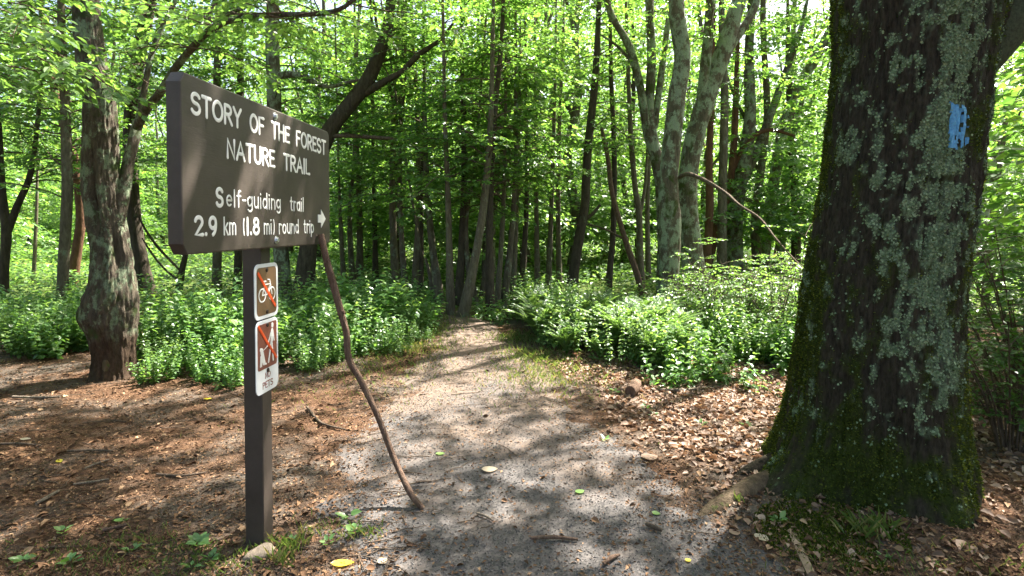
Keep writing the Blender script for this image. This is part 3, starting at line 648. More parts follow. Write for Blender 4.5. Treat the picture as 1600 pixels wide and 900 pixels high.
T('dead_tree', 'small dead tree with bare crooked branches left of the sign post', [(278, 462, 10), (284, 425, 9), (291, 390, 7), (292, 350, 5), (300, 310, 3)], 463, 106, None, 9, 0, bm='bark_dark',
  stems=[([(280, 438, 4), (262, 425, 3), (240, 400, 3), (222, 372, 2)], -.3, 0), ([(284, 425, 3), (250, 390, 4), (228, 360, 3), (215, 335, 2)], -.6, 0), ([(282, 440, 3), (262, 452, 2), (245, 455, 2)], -.3, 0), ([(288, 400, 3), (270, 385, 2), (255, 384, 2)], .2, 0)])
T('straight_tree', 'straight grey trunk below the sign board, left of two', [(339, 462, 14), (339, 420, 13), (340, 360, 12), (338, 200, 11), (340, 60, 10)], 463, 107, 9, 2.4, 70, leaf=.1)
T('straight_tree', 'straight blackish trunk below the sign board beside the post', [(371, 458, 13), (372, 420, 12), (373, 360, 12), (375, 200, 11), (376, 60, 9)], 459, 108, 9, 2.4, 70, bm='bark_dark', leaf=.1)
T('upright_tree', 'upright mossy trunk rising above the middle of the sign', [(440, 478, 34), (441, 430, 27), (438, 380, 25), (430, 260, 25), (428, 150, 24), (425, 50, 22), (426, -20, 20)], 479, 109, 12, 2.5, 110, (.9, 2.1), .10, bm='bark_lichen', stems=[([(430, 120, 12), (455, 116, 11), (478, 122, 10), (510, 135, 7), (560, 125, 4)], -.5, 0)], canopy=(110, 9.5, 3.4, 1.8))
T('curved_tree', 'dark curved trunk sweeping up and right from behind the sign', [(470, 480, 30), (480, 400, 26), (492, 280, 25), (512, 210, 24), (545, 165, 23), (572, 130, 22), (592, 85, 20), (606, 40, 17), (612, -20, 14)], 481, 110, 9, 2.5, 70, (.8, 1.9), .09, bm='bark_dark',
  stems=[([(562, 150, 13), (600, 128, 11), (628, 112, 9), (655, 85, 9), (690, 60, 5)], -.2, 5.5)], dead=[([(512, 213, 7), (545, 212, 7), (590, 215, 6), (636, 218, 4)], -.3)], canopy=(50, 8.8, 3.0, 1.4))
# the crowd of slender trunks
crowd = [
 (538, 452, 9, 530, 300, 'slender dark trunk just right of the leaning stick'), (553, 450, 10, 553, 250, 'slender grey trunk, third right of the leaning stick'), (562, 448, 12, 558, 220, 'dark trunk, fourth right of the leaning stick'), (587, 445, 10, 583, 260, 'dark short looking trunk deep in the shade midway between stick and trail'),
 (620, 463, 13, 620, 100, 'straight blackish trunk above the bushes left of the trail'), (635, 467, 10, 632, 120, 'thin grey trunk pressed against a straight blackish one'), (647, 467, 11, 645, 60, 'dark reddish trunk in the group left of the trail bend'), (658, 470, 8, 662, 150, 'thinnest straight trunk in the group left of the trail bend'),
 (674, 472, 8, 655, 380, 'short sapling leaning left in the group at the trail bend'), (688, 473, 14, 664, 200, 'dark bowed trunk leaning left where the trail bends'), (704, 494, 13, 695, 180, 'pale trunk standing nearest the trail bend, bowed at its foot'), (716, 476, 13, 722, 100, 'stout dark trunk behind the pale pair at the trail bend'),
 (723, 497, 16, 768, 150, 'pale grey trunk leaning right at the end of the trail'), (744, 476, 11, 742, 260, 'brown trunk in the gap behind the right leaning pale trunk'), (751, 474, 9, 790, 180, 'thin brown trunk leaning right behind the trail end'),
 (766, 493, 14, 784, 60, 'grey double curved trunk at the right side of the trail end'), (776, 482, 9, 790, 130, 'slim stem close behind the grey one right of the trail end'), (786, 480, 11, 806, 120, 'grey stem leaning right over the path plants'),
 (801, 474, 9, 812, 150, 'dark slim trunk at the left end of the fern bank'), (813, 467, 10, 822, 160, 'dark trunk with low leaves above the fern bank start'), (840, 462, 9, 836, 120, 'slim trunk behind the first ferns'), (856, 460, 9, 868, 100, 'slim upright trunk above the pale ferns'), (874, 458, 9, 880, 60, 'thin trunk left of the black trunk over the ferns')]
for k, (bx, by, w, tx, ty, lab) in enumerate(crowd):
    rr = np.random.default_rng(900 + k); n = 5; pts = []
    bow = rr.normal(0, 7)
    for q in range(n):
        t = q / (n - 1); pts.append((bx + (tx - bx) * t + bow * sin(pi * t), by + (ty - by) * t, w * (1 - .5 * t)))
    T('slender_tree', lab, pts, by + 1, 300 + k, rr.uniform(6.5, 9), 1.75, int(rr.integers(20, 26)) if by > 470 else int(rr.integers(9, 13)), (.8, 1.9), .09, hi=5.6, bm=['bark_sapling', 'bark_grey', 'bark_sapling', 'bark_dark'][k % 4], group=GS, up=.6, simple=False, canopy=None)
# right of the trail
T('black_tree', 'blackish trunk rising out of the ferns right of the trail', [(893, 468, 20), (897, 420, 16), (905, 370, 15), (914, 320, 14), (918, 240, 13), (930, 120, 11)], 469, 121, 8, 2.4, 30, bm='bark_dark', stems=[([(910, 345, 7), (925, 335, 6), (938, 320, 4)], 0, 0)])
T('bent_sapling', 'pale brown sapling bent to the left between ferns and lichen tree', [(1006, 466, 11), (996, 430, 10), (982, 390, 9), (968, 345, 8), (956, 300, 8), (950, 250, 7), (940, 200, 5)], 467, 122, None, 3, 3, bm='stick_bark', dead=[([(972, 372, 4), (945, 358, 3), (915, 350, 2), (890, 352, 2)], -.3)])
T('slim_tree', 'dark slim trunk standing left of the bent sapling', [(950, 462, 12), (953, 420, 10), (958, 360, 9), (960, 250, 8), (955, 120, 7)], 463, 123, 8, 2.8, 20, bm='bark_dark')
T('slim_tree', 'twin topped slim trunk left of the lichen covered tree', [(1003, 460, 12), (1000, 400, 11), (998, 330, 10), (992, 290, 9), (985, 200, 8)], 461, 124, 8, 3.0, 20, stems=[([(999, 340, 6), (1008, 290, 5), (1012, 220, 4)], .2, 6)])
T('slim_tree', 'thin grey trunk close beside the lichen covered tree', [(1014, 450, 8), (1012, 380, 8), (1012, 300, 7), (1016, 200, 6)], 452, 125, 8, 3.2, 18)
T('lichen_tree', 'stout trunk patched with pale lichen standing clear right of the ferns', [(1043, 492, 42), (1044, 450, 37), (1047, 350, 38), (1044, 300, 36), (1049, 230, 32), (1058, 150, 31), (1066, 90, 29), (1060, 40, 29), (1056, -20, 27)], 493, 126, 12, 4.3, 22, (.9, 1.8), bm='bark_lichen', bump_=.12, dead=[([(1060, 278, 6), (1075, 272, 7), (1100, 281, 6), (1133, 301, 4.8), (1155, 320, 3.6), (1187, 341, 3), (1210, 370, 2.4), (1238, 402, 1.8), (1262, 425, 1.2)], -2.7)], canopy=(135, 8.8, 2.9, 1.4, (-1.7, -1.6)))  # unseen crown shifted off the trunk to shade the ground at left
T('forked_tree', 'forked tree behind the lichen tree with stems spreading left', [(1040, 470, 30), (1038, 380, 24), (1034, 300, 22), (1028, 260, 21), (1015, 180, 18), (1018, 90, 16), (1014, -10, 14)], 471, 127, 10, 4.6, 16, bm='bark_lichen', stems=[([(1026, 255, 15), (1011, 205, 14), (1001, 140, 13), (984, 75, 12), (956, 25, 10), (945, -10, 8)], -.3, 6.5), ([(1002, 130, 6), (985, 95, 5), (962, 70, 4), (940, 55, 3)], -.4, 0), ([(1022, 200, 11), (1034, 110, 10), (1042, 50, 9), (1048, 0, 8)], .2, 7)])
T('lichen_tree', 'thick leaning trunk grey with lichen just behind and right of the stout one', [(1092, 478, 52), (1085, 430, 42), (1078, 360, 36), (1074, 290, 34), (1085, 215, 34), (1108, 140, 33), (1130, 80, 30), (1150, 15, 26), (1158, -20, 24)], 480, 128, 12, 4.6, 20, (.8, 1.7), bm='bark_lichen', bump_=.12, stems=[([(1092, 200, 18), (1099, 130, 17), (1106, 60, 15), (1110, -10, 13)], -.2, 8), ([(1122, 100, 15), (1150, 60, 14), (1178, 15, 12), (1185, -20, 10)], .3, 8)])
T('red_tree', 'narrow reddish trunk rising beside the leaning lichen trunk', [(1100, 446, 14), (1106, 380, 13), (1109, 320, 12), (1108, 250, 11), (1112, 150, 9)], 448, 129, 9, 3.4, 16, bm='bark_red')
T('leaning_tree', 'brown trunk leaning right behind the narrow reddish one', [(1096, 440, 17), (1108, 400, 16), (1122, 350, 14), (1135, 310, 12), (1145, 250, 11), (1150, 150, 9)], 442, 130, 9, 3.4, 16, bm='bark_red', stems=[([(1146, 262, 9), (1160, 235, 8), (1178, 212, 7), (1205, 203, 6), (1240, 212, 4)], -.3, 0)])
T('upright_tree', 'upright mossy trunk between the leaning lichen trunk and the oak', [(1128, 446, 15), (1128, 360, 14), (1130, 250, 13), (1132, 150, 12), (1128, 40, 10)], 448, 131, 9, 3.6, 18, bm='bark_grey')
T('lichen_tree', 'broad pale lichen trunk half hidden right of the brown leaning one', [(1147, 440, 30), (1148, 380, 28), (1150, 320, 27), (1165, 240, 24), (1172, 180, 20), (1170, 90, 16), (1175, 0, 13)], 442, 132, 10, 3.6, 20, bm='bark_lichen', stems=[([(1158, 290, 16), (1180, 240, 15), (1200, 190, 13), (1225, 120, 11), (1250, 50, 9)], .2, 8)])
T('leaning_tree', 'lichen spotted tree leaning far right towards the oak', [(1188, 430, 20), (1196, 380, 19), (1207, 300, 19), (1222, 210, 19), (1245, 140, 18), (1272, 95, 17), (1300, 45, 15), (1330, 0, 13)], 432, 133, 9, 3.6, 22, bm='bark_lichen', stems=[([(1215, 250, 10), (1236, 215, 9), (1250, 170, 8), (1262, 120, 6)], .4, 8)], dead=[([(1155, 308, 7), (1185, 318, 8), (1215, 325, 8), (1250, 334, 6), (1282, 330, 4)], -1.5)])
T('slim_tree', 'dark stub trunk between the leaning lichen tree and the oak', [(1243, 430, 13), (1244, 350, 13), (1240, 270, 12), (1236, 200, 11), (1232, 100, 9)], 432, 134, 9, 3.4, 22, bm='bark_dark')
T('slim_tree', 'small trunk seen in the gap right of the oak', [(1539, 490, 11), (1540, 450, 10), (1545, 400, 9), (1556, 300, 8), (1570, 200, 6)], 492, 135, 6, 2.6, 18, bm='bark_grey')
T('slim_tree', 'pale slanting tree at the right edge behind the oak', [(1500, 470, 16), (1530, 380, 14), (1556, 240, 12), (1585, 150, 10), (1620, 80, 8)], 471, 136, 7, 3.2, 16, bm='bark_lichen')
# ------------------------------------------------------------------ gnarled tree on the left
def surface_tree(rows, Y, n, m, shape):
    """rows: (py, left, right) outline; shape(theta, z, r) returns the displaced radius factor"""
    rows = np.array(rows, float); pyv = rows[:, 0]; P = np.array([at((l + r_) / 2, y, Y) for y, l, r_ in rows]); R = (rows[:, 2] - rows[:, 1]) * Y / FPX / 2
    z = P[:, 2]; o = np.argsort(z); z = z[o]; zz = np.linspace(z[0], z[-1], m)
    cx = np.interp(zz, z, P[o, 0]); r0 = np.interp(zz, z, R[o]); k = np.ones(7) / 7
    cx = np.convolve(np.pad(cx, 3, 'edge'), k, 'valid'); r0 = np.convolve(np.pad(r0, 3, 'edge'), k, 'valid')
    th = np.arange(n) * 2 * pi / n; TH, ZZ = np.meshgrid(th, zz); RR = shape(TH, ZZ, np.repeat(r0[:, None] * .81, n, 1))
    V = np.stack([cx[:, None] + RR * np.cos(TH), Y + RR * np.sin(TH), ZZ], -1)
    i = np.arange(m - 1)[:, None] * n; j = np.arange(n)[None]; F = np.stack([i + j, i + (j + 1) % n, i + n + (j + 1) % n, i + n + j], -1).reshape(-1, 4)
    return V, F, TH, ZZ
GY = 5.55
def gn_shape(TH, ZZ, R):
    q = np.stack([np.cos(TH) * 3, np.sin(TH) * 3, ZZ * 1.4], -1).reshape(-1, 3); a = (fbm(q, 5, 4).reshape(TH.shape) - .5)
    rd = np.abs(fbm(np.stack([np.cos(TH) * 7, np.sin(TH) * 7, ZZ * 5.0], -1).reshape(-1, 3), 9, 3).reshape(TH.shape) - .5) * 2
    f = np.exp(-((ZZ - 1.75) / .40) ** 2) * np.exp(-((np.angle(np.exp(1j * (TH - radians(-84))))) / .26) ** 2)      # long hollow
    g = np.exp(-((ZZ - 1.22) / .16) ** 2) * np.exp(-((np.angle(np.exp(1j * (TH - radians(-34))))) / .22) ** 2)
    b = np.exp(-((ZZ - .92) / .22) ** 2) * np.exp(-((np.angle(np.exp(1j * (TH - radians(-60))))) / .6) ** 2)
    return R * (1 + .26 * a - .09 * (1 - rd) ** 3 + .08 * rd - .55 * f - .35 * g + .20 * b + .25 * np.exp(-np.maximum(ZZ, 0) / .10))
V, F, TH, ZZ = surface_tree([(608, 141, 218), (590, 146, 212), (550, 143, 214), (520, 132, 217), (500, 121, 219), (480, 121, 220), (440, 138, 214), (400, 140, 209), (340, 131, 196), (290, 126, 189), (200, 129, 185), (133, 131, 181), (100, 118, 167), (0, 112, 155), (-60, 108, 148)], GY, 130, 300, gn_shape)
mb = MB(); mb.add(V.reshape(-1, 3), F); c0 = V[0].mean(0); org = np.array([c0[0], GY, gz1(c0[0], GY)])
GN = empty('gnarled_tree', org, 'gnarled knobbly trunk with a hollow and pale lichen, left of the sign', 'tree')
tp = V[-1].mean(0); Q, S = smooth_path(np.array([tp - [0, 0, .05], tp + [-.05, .1, 1.2], tp + [.2, .3, 3.5], tp + [.1, .2, 6]]), [.115, .11, .08, .03], .2); tube(mb, Q, S, 16, .1, 5, 3)
def gpp(pts, dy): P, R = pix_path(pts, GY, dy); return smooth_path(P, R, .06)
for pts, dy in (([(180, 350, 26), (193, 300, 19), (201, 250, 17), (210, 215, 16), (216, 190, 16)], .25), ([(214, 200, 13), (228, 172, 13), (250, 145, 12), (272, 110, 11), (300, 75, 10.5), (335, 42, 9.5), (380, 27, 8.5), (430, 23, 8), (490, 22, 7), (530, 15, 6), (556, -4, 5)], -.9), ([(216, 195, 11), (224, 150, 9), (238, 80, 8), (260, 30, 7), (280, -10, 6)], .3), ([(332, 44, 8), (352, 25, 6), (385, 10, 5)], -.5), ([(330, 45, 5), (328, 20, 5), (345, -12, 4)], .2)):
    tube(mb, *gpp(pts, dy), 12, .10, 9, 21)
mb.build('trunk', 'bark_gnarled', GN, origin=org)
r = np.random.default_rng(77); ml, mw = MB(), MB()
for k in range(64):     # leafy boughs hanging at the upper left, nearer the camera
    q = at(r.uniform(-130, 60), r.uniform(-60, 165), r.uniform(4.0, 5.0)); spray(ml, mw, r, q + [0, 0, .2], r.uniform(-2.0, .3), r.uniform(-.35, .15), r.uniform(.5, .95), .088, .006, False, .3, 1.0, True)
for px, py, Y in [(250, 145, 5.3), (300, 75, 5.1), (345, 40, 5.0), (390, 25, 4.9), (440, 20, 4.8), (500, 20, 4.7), (545, 5, 4.65), (230, 100, 5.7), (250, 40, 5.8), (420, 24, 4.8), (470, 22, 4.75)]:
    for q in range(3): spray(ml, mw, r, at(px, py, Y), r.uniform(0, 6.28), r.uniform(.0, .6), r.uniform(.6, 1.2), .075, .007, False, .3, .9, True)
clumps(ml, r, np.array([tp[0] - .3, GY + .6, 7.6]), 3.6, 2.0, 190)
tag(mw.build('branches', 'twig_bark', GN, origin=org), kind='stuff'); ml.build('crown', 'leaf_light', GN, smooth=False, origin=org)
# the pale scar on the gnarled trunk's foot
i0 = int(np.argmin(abs(ZZ[:, 0] - .155))); cols = [j for j in range(130) if abs(np.angle(np.exp(1j * (TH[0, j] - radians(-78))))) < .30]; mb = MB()
sub = V[i0 - 6:i0 + 7][:, cols].copy(); dirn = unit(sub - np.array([sub[..., 0].mean() + .02, GY, 0]) * [1, 1, 0] - sub * [0, 0, 1]); ww = np.sin(np.linspace(0, pi, 13))[:, None] * np.sin(np.linspace(0, pi, len(cols)))[None]; sub = sub + dirn * (-.010 + .014 * np.sqrt(ww))[..., None]
a, b_ = sub.shape[:2]; i = np.arange(a - 1)[:, None] * b_; j = np.arange(b_ - 1)[None]; mb.add(sub.reshape(-1, 3), np.stack([i + j, i + j + 1, i + b_ + j + 1, i + b_ + j], -1).reshape(-1, 4)); tag(mb.build('scar', 'root_bark', GN, origin=org), 'pale bare scar low on the trunk')

# ------------------------------------------------------------------ the oak on the right
NT, NZ = 360, 470; zz = np.linspace(-.15, 3.6, NZ); th = np.arange(NT) * 2 * pi / NT; TH, ZZ = np.meshgrid(th, zz)
cx = np.interp(zz, [-.15, .3, 1.0, 1.7, 2.8, 3.6], [2.06, 2.07, 2.10, 2.20, 2.29, 2.36]); r0 = np.interp(zz, [-.15, .15, .45, 1.0, 1.7, 2.4, 2.9, 3.6], [.50, .455, .415, .385, .365, .365, .40, .36])
ux, uy = np.cos(TH), np.sin(TH)
# surface in metres: u round the trunk, so furrows run up it and wander
wob = (fbm(np.stack([ux * 2.5, uy * 2.5, ZZ * 1.6], -1).reshape(-1, 3), 3, 3).reshape(TH.shape) - .5)
def ridge(f, zf, seed): q = np.stack([ux * f + wob * 3, uy * f + wob * 3, ZZ * zf], -1).reshape(-1, 3); return 1 - np.abs(fbm(q, seed, 2).reshape(TH.shape) * 2 - 1) * 2.2
rd = np.clip(ridge(11, 2.6, 13), -1, 1) * .6 + np.clip(ridge(22, 6, 17), -1, 1) * .4
fine = fbm(np.stack([ux * 40, uy * 40, ZZ * 45], -1).reshape(-1, 3), 19, 2).reshape(TH.shape) - .5
butt = np.exp(-np.maximum(ZZ, 0) / .20) * (.03 + .25 * (np.cos(TH * 5 + .9 + np.sin(TH * 2) * .8) * .5 + .5) ** 2.5) + np.exp(-((np.angle(np.exp(1j * (TH - radians(186))))) / .30) ** 2) * np.exp(-np.maximum(ZZ, 0) / .14) * .42
fork = .22 * np.exp(-((np.angle(np.exp(1j * (TH - radians(-15))))) / .5) ** 2) * np.clip((ZZ - 2.2) / 1.2, 0, 1)
lich = fbm(np.stack([ux * 3.4, uy * 3.4, ZZ * 2.6], -1).reshape(-1, 3), 23, 4).reshape(TH.shape)
patch = fbm(np.stack([ux * 11, uy * 11, ZZ * 15], -1).reshape(-1, 3), 29, 3).reshape(TH.shape)
# angle of the surface as seen from the photograph's side of the trunk (0 = facing the trail)
ang = np.angle(np.exp(1j * (TH - radians(-123))))
band = np.exp(-((ang - .62 - .12 * np.sin(ZZ * 2.3)) / .33) ** 2) * np.clip((ZZ - .35) / .5, 0, 1) + .28 * np.exp(-((ang + .05) / .45) ** 2) * np.clip((ZZ - 1.2) / .8, 0, 1) + .16 * np.clip((ZZ - .6) / .8, 0, 1)
LM = np.clip((band * .42 + lich * .75 + (patch - .5) * 1.4 + rd * .12 - .645) * 2.6, 0, 1)
mo_n = fbm(np.stack([ux * 4, uy * 4, ZZ * 4], -1).reshape(-1, 3), 37, 3).reshape(TH.shape)
mosz = np.clip(np.exp(-np.maximum(ZZ, 0) / .45) * 1.0 + .75 * np.exp(-((ang + 1.25) / .55) ** 2) + .35 * np.exp(-((ang - 1.3) / .4) ** 2) + .48, 0, 1.2)
MM = np.clip((mosz * .40 + mo_n * 1.0 + (patch - .5) * .6 - rd * .08 - .70) * 4, 0, 1) * (1 - LM)
RR = r0[:, None] * (1 + butt + fork) + rd * .022 + fine * .012 + wob * .05 + LM * .004 + MM * .006
V = np.stack([cx[:, None] + RR * ux, OAK[1] + RR * uy, ZZ], -1)
i = np.arange(NZ - 1)[:, None] * NT; j = np.arange(NT)[None]; F = np.stack([i + j, i + (j + 1) % NT, i + NT + (j + 1) % NT, i + NT + j], -1).reshape(-1, 4)
org = np.array([OAK[0], OAK[1], gz1(*OAK)]); OT = empty('oak_tree', org, 'massive dark oak trunk with moss, lichen and a blue paint blaze', 'tree')
cov = np.stack([LM, MM, np.zeros_like(LM), np.ones_like(LM)], -1).reshape(-1, 4)
mb = MB(); mb.add(V.reshape(-1, 3), F, cov)
tp = V[-1].mean(0)
def oak_limb(pts, rs, n=20): Q, S = smooth_path(np.array(pts), rs, .12); nv = mb.n; tube(mb, Q, S, n, .12, 5, 7); 
oak_limb([tp - [0, 0, .2], tp + [.1, .1, 1.2], tp + [-.1, .4, 3.2], tp + [.2, .8, 6]], [.37, .32, .24, .08])
oak_limb([[2.50, 3.15, 2.35], [2.78, 3.10, 2.75], [3.05, 3.05, 3.25], [3.5, 3.0, 4.4], [4.2, 3.2, 6.5]], [.13, .15, .145, .12, .05])
oak_limb([tp + [0, .1, .6], tp + [-.8, .6, 1.8], tp + [-2.0, 1.2, 2.9], tp + [-3.4, 1.8, 3.6]], [.17, .15, .10, .04], 12)
mb.A = [a if a.shape[0] == NT * NZ else np.tile([[.25, .25, 0, 1]], (a.shape[0], 1)) for a in mb.A]
mb.build('trunk', 'bark_oak', OT, attr='cover', origin=org)
# lichen lobes standing off the bark, moss tufts, blue blaze
nrm = np.cross(np.roll(V, -1, 1) - np.roll(V, 1, 1), np.gradient(V, axis=0)); nrm = unit(nrm); front = (np.abs(ang) < 1.75)
def scatter(prob, n, seed):
    rr = np.random.default_rng(seed); pr = (prob * front).ravel(); pr = pr / pr.sum(); idx = rr.choice(len(pr), n, p=pr); return V.reshape(-1, 3)[idx] + rr.normal(0, .003, (n, 3)), nrm.reshape(-1, 3)[idx], rr
r = np.random.default_rng(49)
b0 = at(1500, 196, 3.0); bz = 1.5 + (352 - 196) / FPX * 2.95
mask = np.zeros_like(LM)
def pixof(P):
    c, s = cos(PITCH), sin(PITCH); d = P - np.array([0, 0, H_EYE]); f = d[..., 1] * c + d[..., 2] * s; u = -d[..., 1] * s + d[..., 2] * c
    return 800 + FPX * d[..., 0] / f, 450 + SHIFT_PX - FPX * u / f
px, pyy = pixof(V); inb = front & (ang < 1.3) & (np.abs(px - 1500 - .06 * (196 - pyy)) < 17 + 3 * wob * 8) & (np.abs(pyy - 197) < 33 + 40 * wob)
P, N, rr = scatter((np.clip(LM - .15, 0, 1) + .035 * (patch > .52)) * ~inb, 33000, 43); t = unit(np.cross(N, rr.normal(0, 1, (len(P), 3)))); l = rr.uniform(.006, .016, len(P)); mb = MB()
leaves(mb, P - N * .001, t + N * rr.uniform(.1, .7, (len(P), 1)), N + rr.normal(0, .3, (len(P), 3)), l, w=.5, curl=.12, simple=True); tag(mb.build('lichen', 'lichen_lobe', OT, smooth=False, origin=org), 'crusty pale grey green lichen', kind='stuff')
P, N, rr = scatter((np.clip(MM - .2, 0, 1) + .10 * (mo_n > .45) * (patch > .42)) * ~inb * (.45 + np.exp(-ZZ / .5) + np.exp(-((ang + 1.3) / .5) ** 2)), 52000, 47); mb = MB(); l = rr.uniform(.006, .017, len(P))
leaves(mb, P - N * .002, N + rr.normal(0, .7, (len(P), 3)), rr.normal(0, 1, (len(P), 3)), l, w=.3, simple=True); tag(mb.build('moss', 'moss_tuft', OT, smooth=False, origin=org), 'dark green moss', kind='stuff')
paint = inb & ((rd * .7 + fine * .8 + (patch - .5) * .5) > .10)
fi = np.where((paint & np.roll(paint, -1, 1) & np.roll(paint, -1, 0))[:-1].ravel())[0]; ff = F[fi]; used = np.unique(ff); mp = np.zeros(NT * NZ, int); mp[used] = np.arange(len(used))
mb = MB(); mb.add((V + nrm * .004).reshape(-1, 3)[used], mp[ff]); tag(mb.build('blaze', 'blaze_paint', OT, smooth=False, origin=org), 'sky blue painted trail blaze')
# roots
def root(pts, rs, lab, m='root_bark'):
    mb = MB(); P = np.array([gnd(a, b) for a, b in pts]); P[:, 2] = gz(P[:, 0], P[:, 1]) - np.array(rs) * .25; P[-1, 2] -= .03; Q, S = smooth_path(P, rs, .04); tube(mb, Q, S, 14, .22, 7, 5); tag(mb.build('root', m, OT, origin=org), lab)
root([(1300, 745), (1245, 735), (1205, 738), (1170, 746), (1140, 752)], [.13, .11, .075, .045, .015], 'mossy root running towards the trail', 'bark_oak')
root([(1330, 775), (1260, 762), (1205, 762), (1150, 780), (1110, 800), (1080, 812)], [.11, .09, .07, .055, .04, .012], 'bare root reaching out over the gravel')
ml, mw = MB(), MB()
for c, rad, hz, n in ((tp + [0, .6, 5.0], 3.4, 2.2, 100), (tp + [1.6, .2, 4.0], 2.2, 1.5, 50), (tp + [-2.8, 1.6, 3.6], 1.6, .8, 22)):
    clumps(ml, r, c, rad, hz, n); clumps(ml, r, c, rad, hz, n)
    for k in range(4): tube(mw, *smooth_path(np.stack([c - [0, 0, hz], c + [0, 0, -.3], c + r.normal(0, .6, 3) * rad]), [.08, .06, .015], .3), 6)
tag(mw.build('branches', 'twig_bark', OT, origin=org), kind='stuff'); ml.build('crown', 'leaf_dark', OT, smooth=False, origin=org)
# ------------------------------------------------------------------ far wood: individual trees, then one mass at the back
variants = []
for k in range(7):
    r = np.random.default_rng(500 + k); mt, mw, ml = MB(), MB(), MB(); Hh = r.uniform(10, 13); n = 9; t = np.linspace(0, 1, n)
    P = np.stack([np.cumsum(r.normal(0, .12, n)), np.cumsum(r.normal(0, .12, n)), t * Hh], 1); P[0, :2] = 0; P -= [0, 0, .2]; w = r.uniform(.06, .16)
    Q, S = smooth_path(P, np.interp(t, [0, .05, 1], [w * 1.3, w, .03]), .5); tube(mt, Q, S, 9, .1, 4, k)
    for q in range(2):
        j = int(len(Q) * r.uniform(.2, .5)); a = r.uniform(0, 6.28); tube(mt, *smooth_path(np.array([Q[j], Q[j] + [cos(a) * .8, sin(a) * .8, 1.0], Q[j] + [cos(a) * 1.5, sin(a) * 1.5, 3.0]]), [S[j] * .6, S[j] * .4, .02], .4), 7)
    for q in range(150):
        z = 1.0 + (Hh - 1.0) * r.random() ** 1.7; c = np.array([np.interp(z, P[:, 2], P[:, 0]), np.interp(z, P[:, 2], P[:, 1]), z]); spray(ml, None, r, c, r.uniform(0, 6.28), r.uniform(0, .6), r.uniform(1.0, 2.6) * (1.05 - .5 * z / Hh), .15, .01, True, .25, .6)
    root = empty('woodland_tree', (0, -40, -30), 'tree deep in the wood, only partly seen between nearer trunks', 'tree', 'trees deep in the wood')
    mt.build('trunk', ['bark_sapling', 'bark_dark', 'bark_grey'][k % 3], root); ml.build('crown', ['leaf_beech', 'leaf_light'][k % 2], root, smooth=False); variants.append([root, False])
r = np.random.default_rng(1234); placed = []
BARKS = ['grey brown', 'dark barked', 'grey']
def wood_label(x, y, k):
    px = 800 + FPX * x / y if y > 9 else -999
    if not -60 < px < 1660: return BARKS[k % 3] + ' woodland tree unseen outside the picture'
    for lim, where in ((110, 'left of the gnarled tree'), (265, 'close to the right of the gnarled tree'), (520, 'behind the sign board'), (690, 'between the sign and the trail end'), (800, 'straight behind the trail end'), (1020, 'behind the fern bank'), (1300, 'between the lichen trunks and the oak'), (9999, 'right of the oak')):
        if px < lim: break
    d = 'not far in' if y < 22 else 'midway in' if y < 34 else 'far back'
    return BARKS[k % 3] + ' woodland tree ' + d + ', ' + where
def put(x, y, k=None, sc=1.0):
    k = r.integers(len(variants)) if k is None else k; v = variants[k]; loc = (x, y, gz1(x, y)); sc = sc * r.uniform(.85, 1.2)
    lab = wood_label(x, y, k)
    if not v[1]: v[1] = True; o = v[0]; o['label'] = lab; o.location = loc; o.rotation_euler = (0, 0, r.uniform(0, 6.28)); o.scale = (sc,) * 3
    else: copy_tree(v[0], loc, r.uniform(0, 6.28), sc, lab)
cnt = 0
while cnt < 120:
    y = 13 + 42 * r.random() ** 1.1; u = r.uniform(-1.08, 1.15); x = u * y
    if -.98 < u < -.36 and y < 21: continue           # the sunny glade on the left
    if .62 < u < 1.1 and y < 17: continue
    if -.02 < u < .38 and y < 16.5: continue
    if .56 < u < .79: continue                        # wholly hidden by the oak
    if any((x - a) ** 2 + (y - b) ** 2 < (1.3 + y * .025) ** 2 for a, b in placed): continue
    placed.append((x, y)); put(x, y); cnt += 1
for v in variants:
    if not v[1]: put(0, 60)
mb = MB(); r = np.random.default_rng(99)
n = 80000; a = r.uniform(-1.05, 1.05, n); d = r.uniform(56, 74, n); z = r.random(n) ** 1.2 * (23 + 5 * np.sin(a * 9) + 4 * np.sin(a * 23 + 1)); x = np.tan(a) * d; P = np.stack([x, d, z + 1.0], 1)
leaves(mb, P, r.normal(0, 1, (n, 3)), np.array([0, 0, .8]) + r.normal(0, .6, (n, 3)), r.uniform(.35, .8, n), simple=True)
tag(mb.build('far_wood', 'leaf_beech', smooth=False), 'far wood closing off the view behind the trees', 'wood', kind='stuff')
# ground cover between the trees
mb = MB(); r = np.random.default_rng(98); n = 90000
y = 8.8 + 32 * r.random(n) ** 1.5; x = r.uniform(-1.1, 1.1, n) * (y + 1); k = (in_path(x, y) > 1.25) & (n2(x, y, .5, 71) > .40 * r.random(n) + .12); x, y = x[k], y[k]; n = len(x)
hh = (n2(x, y, .35, 73) * .75 + .05) * np.clip((y - 8) / 3, .35, 1); z = gz(x, y) + hh * r.random(n) ** .6; a = r.uniform(0, 6.28, n)
leaves(mb, np.stack([x, y, z], 1), np.stack([np.cos(a), np.sin(a), r.normal(-.1, .3, n)], 1), np.array([0, 0, 1.]) + r.normal(0, .35, (n, 3)), r.uniform(.07, .13, n) * np.clip(y / 13, .8, 1.9), simple=True)
tag(mb.build('ground_cover', 'leaf_light', smooth=False), 'bright green ground cover under the trees and in the glade', 'ground cover', kind='stuff')

